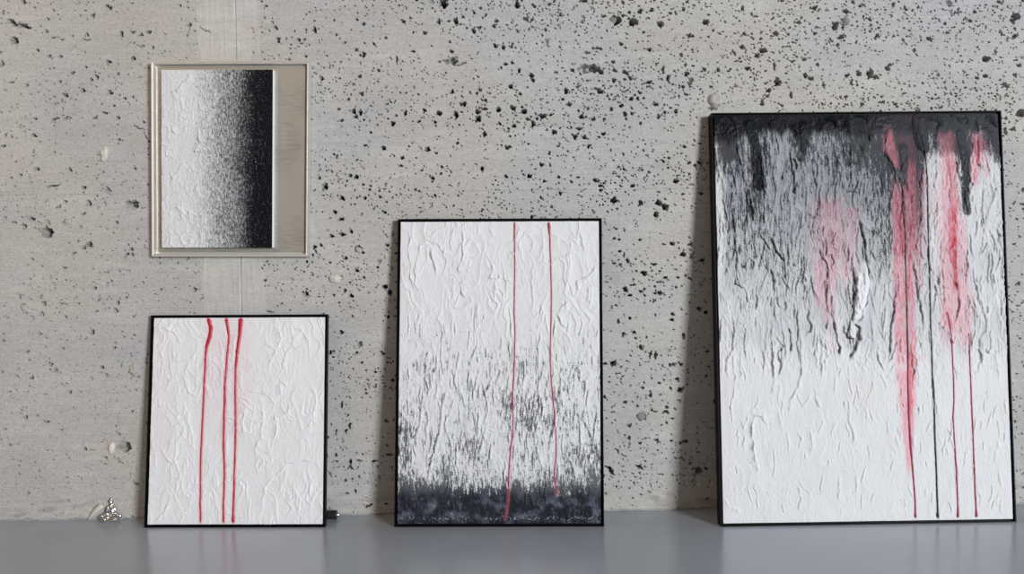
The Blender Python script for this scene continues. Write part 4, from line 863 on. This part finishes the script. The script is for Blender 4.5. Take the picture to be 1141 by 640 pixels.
    streak(1090, 148, 1085, 212, 6, 6, .62, rose, .35); streak(1096, 155, 1100, 200, 4, 4, .40, rose, .6); streak(1053, 145, 1056, 175, 9, 8, .55, rose, .5); streak(1028, 190, 1030, 290, 4, 3, .35, rose, .6); streak(1022, 230, 1024, 330, 5, 4, .40, rose, .6)
    streak(989.5, 138, 991, 172, 4.5, 7, .85, rose, .3); streak(993, 168, 999, 190, 6, 2.0, .85, rose, .3); streak(1082, 330, 1080, 392, 5, 3, .35, rose, .6); streak(1028, 400, 1012, 420, 3, 3, .4, rose, .7); streak(1010, 150, 1012, 185, 14, 12, .12, rose, .9)
    streak(1063, 230, 1065, 330, 3.5, 2.5, .85, red, .4); streak(1059, 235, 1060, 300, 2.5, 2, .6, red, .4); streak(1058, 170, 1066, 245, 5, 5, .40, red, .7); streak(1004, 240, 1006, 290, 4, 4, .45, red, .7); streak(1091, 155, 1089, 185, 1.4, 1.2, .7, red, .5)
    streak(1014, 390, 1015, 470, 3.2, 1.8, .55, red, .6); streak(1016, 255, 1012, 340, 1.4, 1.2, .5, red, .6); streak(1056, 353, 1060, 368, 2.2, 1.5, .7, red, .5); streak(1066, 325, 1070, 350, 1.5, 1, .5, red, .5); streak(1018,400,1016,440,2,2,.4,red,.6)
    tex = .76+.75*n+.25*perlin(s.A/2.2, s.B/5, 450)
    rose = np.clip(rose*np.clip(tex, .25, 1.15), 0, .95)*(1-.45*topd); red = np.clip(red*np.clip(tex+.1, .3, 1.2), 0, .95)
    rc = np.array([.74, .25, .33])
    lum = np.clip(col.mean(-1)/.8, .12, 1)[..., None]
    col = mixc(col, rc*(.62+.48*lum), rose)
    col = mixc(col, np.array([.62, .03, .07])*(.5+.5*lum), red)
    # slate top coat
    sl_c = np.array([.0052, .0058, .0070])*(1+1.2*ss(-.2, .4, fbm(s.A/9, s.B/14, 460, 3))+4.2*ss(925, 1040, GX)+.7*ss(830, 850, GX)*ss(150, 170, GY))[..., None]
    warmt = np.exp(-((GX-1012)/26)**2)*(1-ss(135, 150, GY))
    sl_c = mixc(sl_c, np.array([.035, .020, .022]), .5*warmt)
    spk = ss(.25, .55, perlin(s.A/1.6, s.B/2.4, 461))*ss(138, 150, GY)*.35
    col = mixc(col, sl_c, np.clip(topd*(1-spk)*(1-.8*rose/.85*(GX < 1003)), 0, 1))
    ck = np.clip(crev*(.95-.25*lowm-.2*ss(1028,1040,GX)), 0, .97)*(1-ss(425, 470, GY)*.75)
    ckc = mixc(np.array([.014, .014, .018])*np.ones(s.A.shape+(3,)), np.array([.16, .012, .025]), np.clip(rose*.8, 0, 1)*ss(995, 1000, GX))
    col = mixc(col, ckc, ck)
    yl = .16*np.exp(-((GX-965)/22)**2-((GY-440)/26)**2)
    col = mixc(col, np.array([.78, .70, .60]), yl)
    DR = [([(999,190,.5),(1003,203,.7),(1006,215,.8),(1007.6,240,.75),(1008.5,265,.7),(1009.5,300,.7),(1010,330,.65),(1011.5,370,.6),(1011.8,405,.65)], 'black_paint', 'thin black run of paint over the pink column'),
          ([(1012,404,.9),(1012.4,440,1.1),(1013.2,465,1.3),(1014.5,490,1.3),(1016.5,515,1.0),(1018.5,540,.85),(1020,560,.8),(1020.2,573,1.0),(1020.4,578,1.6)], 'rose_paint', 'dark red drip below the pink column'),
          ([(1027,152,.5),(1031,172,.7),(1033,200,.8),(1034.2,230,.75),(1034.6,262,.7),(1035.4,300,.8),(1036.5,340,.75),(1038.2,385,.8),(1039.4,420,.8),(1041.2,450,.9),(1042,480,1.0),(1042.9,505,.9),(1044.2,540,.9),(1045.2,570,1.1),(1045.4,578,1.7)], 'black_paint', 'long black drip'),
          ([(1056,353,.5),(1059,370,.6),(1061.5,395,.6),(1063,425,.6),(1063.6,450,.65),(1062.4,470,.8),(1063.6,490,.75),(1065,510,.8),(1066.6,540,.75),(1067.8,565,.8),(1067.8,577.5,1.7)], 'rose_paint', 'thin red drip beside the long black one'),
          ([(1080.3,376,.5),(1081,400,.6),(1082.4,430,.6),(1083.5,460,.75),(1084.8,490,.8),(1086,520,.8),(1087,548,.75),(1088.2,568,.8),(1088.6,577,1.8)], 'rose_paint', 'thin red drip nearest the right edge')]
    for d, m_, _ in DR:
        sl, ds, tt, sd = s.stroke([(x, y) for x, y, _ in d], 5)
        c = np.array([.02, .02, .025]) if m_ == 'black_paint' else np.array([.50, .10, .15])
        col[sl] = mixc(col[sl], c, .5*np.exp(-(ds/1.1)**2))
    rough = .55-.17*topd
    s.finish('canvas', col, rough, root, -.036)
    for i, (d, m_, lb) in enumerate(DR):
        drip(s, d, MAT[m_], root, lb, 30+i, .8)
large_painting()

# ---- hanging picture: textured panel floated on brushed metal in a silver frame
def silver_picture():
    q = [(167.9, 68), (345.4, 67.5), (343.9, 286.3), (168.8, 286.3)]
    tp, bt = .030, .024                                      # top tips a little off the wall
    P = [on_wall(*q[0], -tp), on_wall(*q[1], -tp), on_wall(*q[2], -bt), on_wall(*q[3], -bt)]
    pn = Panel(q, P)
    root = empty('framed_picture', (P[2]+P[3])/2)
    tag(root, 'silver-framed picture hanging on the concrete wall, white panel fading to black at right', 'picture')
    prof = [(0, -.0225), (0, 0), (.0045, 0), (.0060, -.0012), (.0075, 0), (.0095, 0), (.0105, -.002), (.0105, -.0185), (.0175, -.0185), (.0175, -.0225)]
    link('frame', frame_mesh(pn, prof), MAT['silver_frame'], root)
    a0, b0, a1, b1 = .0170, .0170, pn.W-.0170, pn.H-.0170
    V = [pn.at(np.array(a), np.array(b), np.array(w_)) for w_ in (-.013, -.022) for a, b in [(a0, b0), (a1, b0), (a1, b1), (a0, b1)]]
    Fc = [(0, 1, 2, 3), (7, 6, 5, 4)]+[(i, (i+1) % 4, 4+(i+1) % 4, 4+i) for i in range(4)]
    o = link('backing_plate', py_mesh('backing_plate', V, Fc), MAT['brushed'], root); o['label'] = 'brushed metal plate'
    la, lb = pn.inv(180.2, 78.3); ra, rb = pn.inv(304.2, 276)
    s = Surf(pn, la, lb, pn.W-ra, pn.H-rb, .004, 2.4)
    s.flakes(501, 26, 40, 3.2, .75, .7); s.flakes(531, 11, 20, 2.6, .45, .6, None, 3)
    s.h += (.22+.5*ss(210, 240, s.GX))*fbm(s.A/2.2, s.B/6, 540, 3)
    k = 5.82
    def z(l): return [(165+x/k, 70+y/k) for x, y in l]
    for l, hh, sd in [([(265,65),(270,100),(240,120),(215,150),(190,180),(160,190),(160,220),(185,240),(180,280)],1.2,1),([(375,60),(380,110),(400,130)],.9,1),([(550,50),(545,110),(525,150)],1.3,-1),([(470,60),(480,110),(510,160),(530,210)],1.5,-1),
        ([(430,170),(425,220),(450,260)],.9,1),([(310,250),(345,290),(350,320)],1,1),([(340,450),(325,490),(340,520),(310,570),(340,560)],1.6,1),([(155,400),(160,440),(190,470)],1,1),([(480,450),(490,520),(530,560)],1.2,-1),([(100,260),(95,330),(130,360)],.8,1),
        ([(60+60,560),(120,600),(180,620)],.8,1),([(240,420),(235,460)],.7,1),([(210,330),(200,380)],.7,1)]:
        s.edge(z(l), hh*.95, 4, sd, hh*.9)
    for i in range(26):
        rs = random.Random(600+i); x = rs.uniform(184, 270); y = rs.uniform(175, 268)
        pts = [(x, y)]; a = rs.uniform(1.0, 2.1)
        for j in range(4): a += rs.gauss(0, .5); pts.append((pts[-1][0]+5*math.cos(a), pts[-1][1]+5*math.sin(a)))
        s.edge(pts, .8, 3, rs.choice([-1, 1]), .6)
    g = (s.GX-180)/124.5+.05*fbm(s.A/22, s.B/34, 550, 3)
    cov = .50*ss(.18, .62, g)+.75*ss(.62, .92, g)+.05
    n = .6*fbm(s.A/1.7, s.B/4.5, 560, 3)+.4*perlin(s.A/.95, s.B/1.4, 561)
    hp = s.h-np.mean(s.h)
    dark = ss(-.30, .36, n*.85-.5+cov*.9-hp*.16)
    sh = mixc(WHITE*.90*np.ones(s.A.shape+(3,)), np.array([.30, .31, .33]), np.clip(.85*ss(.22, .80, g), 0, 1))
    blk = mixc(np.array([.05, .05, .055])*np.ones(s.A.shape+(3,)), BLACK, ss(.6, .85, g))
    col = mixc(sh, blk, dark)
    fl = ss(.50, .80, perlin(s.A/1.1, s.B/1.8, 570)+.2*perlin(s.A/5, s.B/20, 571))*.55*ss(.6, .8, g)*(1-.6*ss(.88, .95, g))
    col = mixc(col, np.array([.32, .33, .35]), fl)
    col[:, -2:] = np.array([.80, .81, .84]); s.h[:, -3:] = .3  # right edge painted pale: the bright window-lit line put into the colour
    o = s.finish('painted_panel', col, .55-.1*dark, root, -.0125)
    hg = [pn.at(np.array(pn.W/2+dx), np.array(.030+dy), np.array(-.0228)) for dx, dy in [(-.03, 0), (.03, 0), (.03, .012), (-.03, .012)]]
    y2 = [np.array([p[0], -.003, p[2]]) for p in hg]
    link('hanger', py_mesh('hanger', hg+y2, [(0, 1, 2, 3), (7, 6, 5, 4)]+[(i, (i+1) % 4, 4+(i+1) % 4, 4+i) for i in range(4)]), MAT['silver_frame'], root)
silver_picture()

# ------------------------------------------------------------------ little things on the floor
def blob(name, parts, mat, parent, seed=0, rough_=.0):
    """one mesh from ellipsoids (centre, radii, tilt) melted together"""
    bm = bmesh.new()
    for c, r, rot in parts:
        g = bmesh.ops.create_icosphere(bm, subdivisions=3, radius=1)
        Mx = Matrix.Translation(c) @ Matrix.Rotation(rot[2], 4, 'Z') @ Matrix.Rotation(rot[1], 4, 'Y') @ Matrix.Rotation(rot[0], 4, 'X') @ Matrix.Diagonal((*r, 1))
        bmesh.ops.transform(bm, matrix=Mx, verts=g['verts'])
    me = bpy.data.meshes.new(name); bm.to_mesh(me); bm.free()
    o = link(name, me, mat, parent)
    rm = o.modifiers.new('melt', 'REMESH'); rm.mode = 'VOXEL'; rm.voxel_size = .0007; rm.use_smooth_shade = True
    sm = o.modifiers.new('soft', 'SMOOTH'); sm.iterations = 3; sm.factor = .5
    return o
def figurine():
    p = on_floor(122, 582.2); x, y = p[0], p[1]+.014
    root = empty('seated_figurine', (x, y, 0))
    tag(root, 'tiny silver figurine sitting cross-legged on the floor against the concrete wall', 'figurine')
    k = 1.0
    def v(a, b, c): return Vector((x+a, y+b, c))
    # wide splayed lap and knees
    blob('crossed_legs', [(v(-.016, -.003, .012), (.0215, .012, .0115), (0, .15, .25)), (v(.019, -.002, .015), (.020, .011, .0115), (0, -.25, -.25)),
                          (v(-.006, -.012, .006), (.020, .0065, .006), (0, .05, .12)), (v(.009, -.012, .0065), (.018, .006, .0058), (0, -.08, -.18)),
                          (v(0, .003, .012), (.020, .013, .011), (0, 0, 0))], MAT['silver'], root)
    blob('torso', [(v(.001, .002, .030), (.0105, .009, .015), (0, 0, 0)), (v(.001, .002, .044), (.0115, .0075, .008), (0, 0, 0)), (v(.001, .001, .053), (.004, .004, .006), (0, 0, 0)),
                   (v(-.012, -.001, .038), (.0038, .0042, .012), (0, .25, 0)), (v(.013, -.001, .038), (.0038, .0042, .012), (0, -.25, 0)),
                   (v(-.009, -.008, .025), (.0095, .0035, .0035), (0, .35, .5)), (v(.010, -.008, .025), (.0095, .0035, .0035), (0, -.35, -.5)), (v(0, -.012, .0215), (.006, .004, .0032), (0, 0, 0))], MAT['silver'], root)
    hd = blob('head', [(v(.001, 0, .0635), (.0062, .0066, .0078), (0, 0, 0)), (v(.001, -.0066, .0625), (.0012, .0018, .0022), (0, 0, 0)), (v(-.0054, .0005, .0625), (.0012, .002, .0034), (0, 0, 0)), (v(.0074, .0005, .0625), (.0012, .002, .0034), (0, 0, 0)),
                       (v(.001, .001, .0715), (.0034, .0034, .0036), (0, 0, 0)), (v(.001, .001, .0755), (.0014, .0014, .0026), (0, 0, 0))], MAT['silver'], root)
figurine()

def shard():
    """a pale tapering piece, its tip on the floor, its blunt end against the wall"""
    a = on_floor(98.3, 580.4); a[2] = .0015
    b = on_wall(114.5, 563.5, -.0095)
    V = []; Fc = []; n = 26; m = 12
    d = b-a; L = np.linalg.norm(d); d /= L
    side = np.cross(d, [0, 1, 0]); side /= np.linalg.norm(side); up = np.cross(side, d)
    for i in range(n):
        t = i/(n-1); c = a+(b-a)*t+side*.003*math.sin(t*math.pi)
        r = (.0012+.0085*math.sin(min(1, t*1.25)*math.pi/2)**1.1)*(1-.75*max(0, (t-.86)/.14)**2)
        for j in range(m):
            th = 2*math.pi*j/m
            rr = r*(1+.12*math.sin(3*th+1)+.05*math.sin(9*t*6))
            q = c+side*math.cos(th)*rr+up*math.sin(th)*rr*.5
            q[2] = max(q[2], .0004); q[1] = min(q[1], -.003); V.append(q)
    for i in range(n-1):
        for j in range(m):
            k = (j+1) % m; Fc.append((i*m+j, i*m+k, (i+1)*m+k, (i+1)*m+j))
    Fc.append(tuple(range(m))); Fc.append(tuple((n-1)*m+j for j in range(m)))
    me = py_mesh('stone_shard', V, Fc, True)
    V0 = Vector(a)
    me.transform(Matrix.Translation(-V0))
    o = link('stone_shard', me, MAT['shell'], None, V0)
    tag(o, 'pale tapered stone shard leaning on the wall left of the silver figurine', 'shard')
shard()

def torch():
    """black cylinder lying along the wall, mostly behind the small canvas"""
    r = .0145
    e = on_floor(375.5, 573.5, r); y = e[1]-.002
    root = empty('metal_tipped_cylinder', (e[0], y, 0))
    tag(root, 'small black cylinder with shiny tip lying behind the small canvas', 'cylinder')
    def lathe(name, prof, mat, seg=28):
        V = []; Fc = []
        for (x, rr) in prof:
            for j in range(seg):
                th = 2*math.pi*j/seg; V.append((e[0]+x, y+rr*math.cos(th), r+rr*math.sin(th)))
        m = len(prof)
        for i in range(m-1):
            for j in range(seg):
                k = (j+1) % seg; Fc.append((i*seg+j, i*seg+k, (i+1)*seg+k, (i+1)*seg+j))
        Fc.append(tuple(range(seg))); Fc.append(tuple((m-1)*seg+j for j in range(seg)))
        return link(name, py_mesh(name, V, Fc, False), mat, root)
    prof = [(-.085, .009), (-.083, .0108)]
    for i in range(9): prof += [(-.080+i*.005, .0108), (-.0785+i*.005, .0116), (-.0765+i*.005, .0116)]
    prof += [(-.034, .0116), (-.030, .0138), (-.0245, r), (-.022, r), (-.021, .0132), (-.019, .0132), (-.018, r), (-.0015, r), (0, .0135)]
    lathe('body', prof, MAT['black_rubber'])
    o = lathe('tip', [(-.001, .0075), (.004, .0072), (.0075, .0055), (.009, .003)], MAT['chrome']); o['label'] = 'shiny metal tip'
torch()
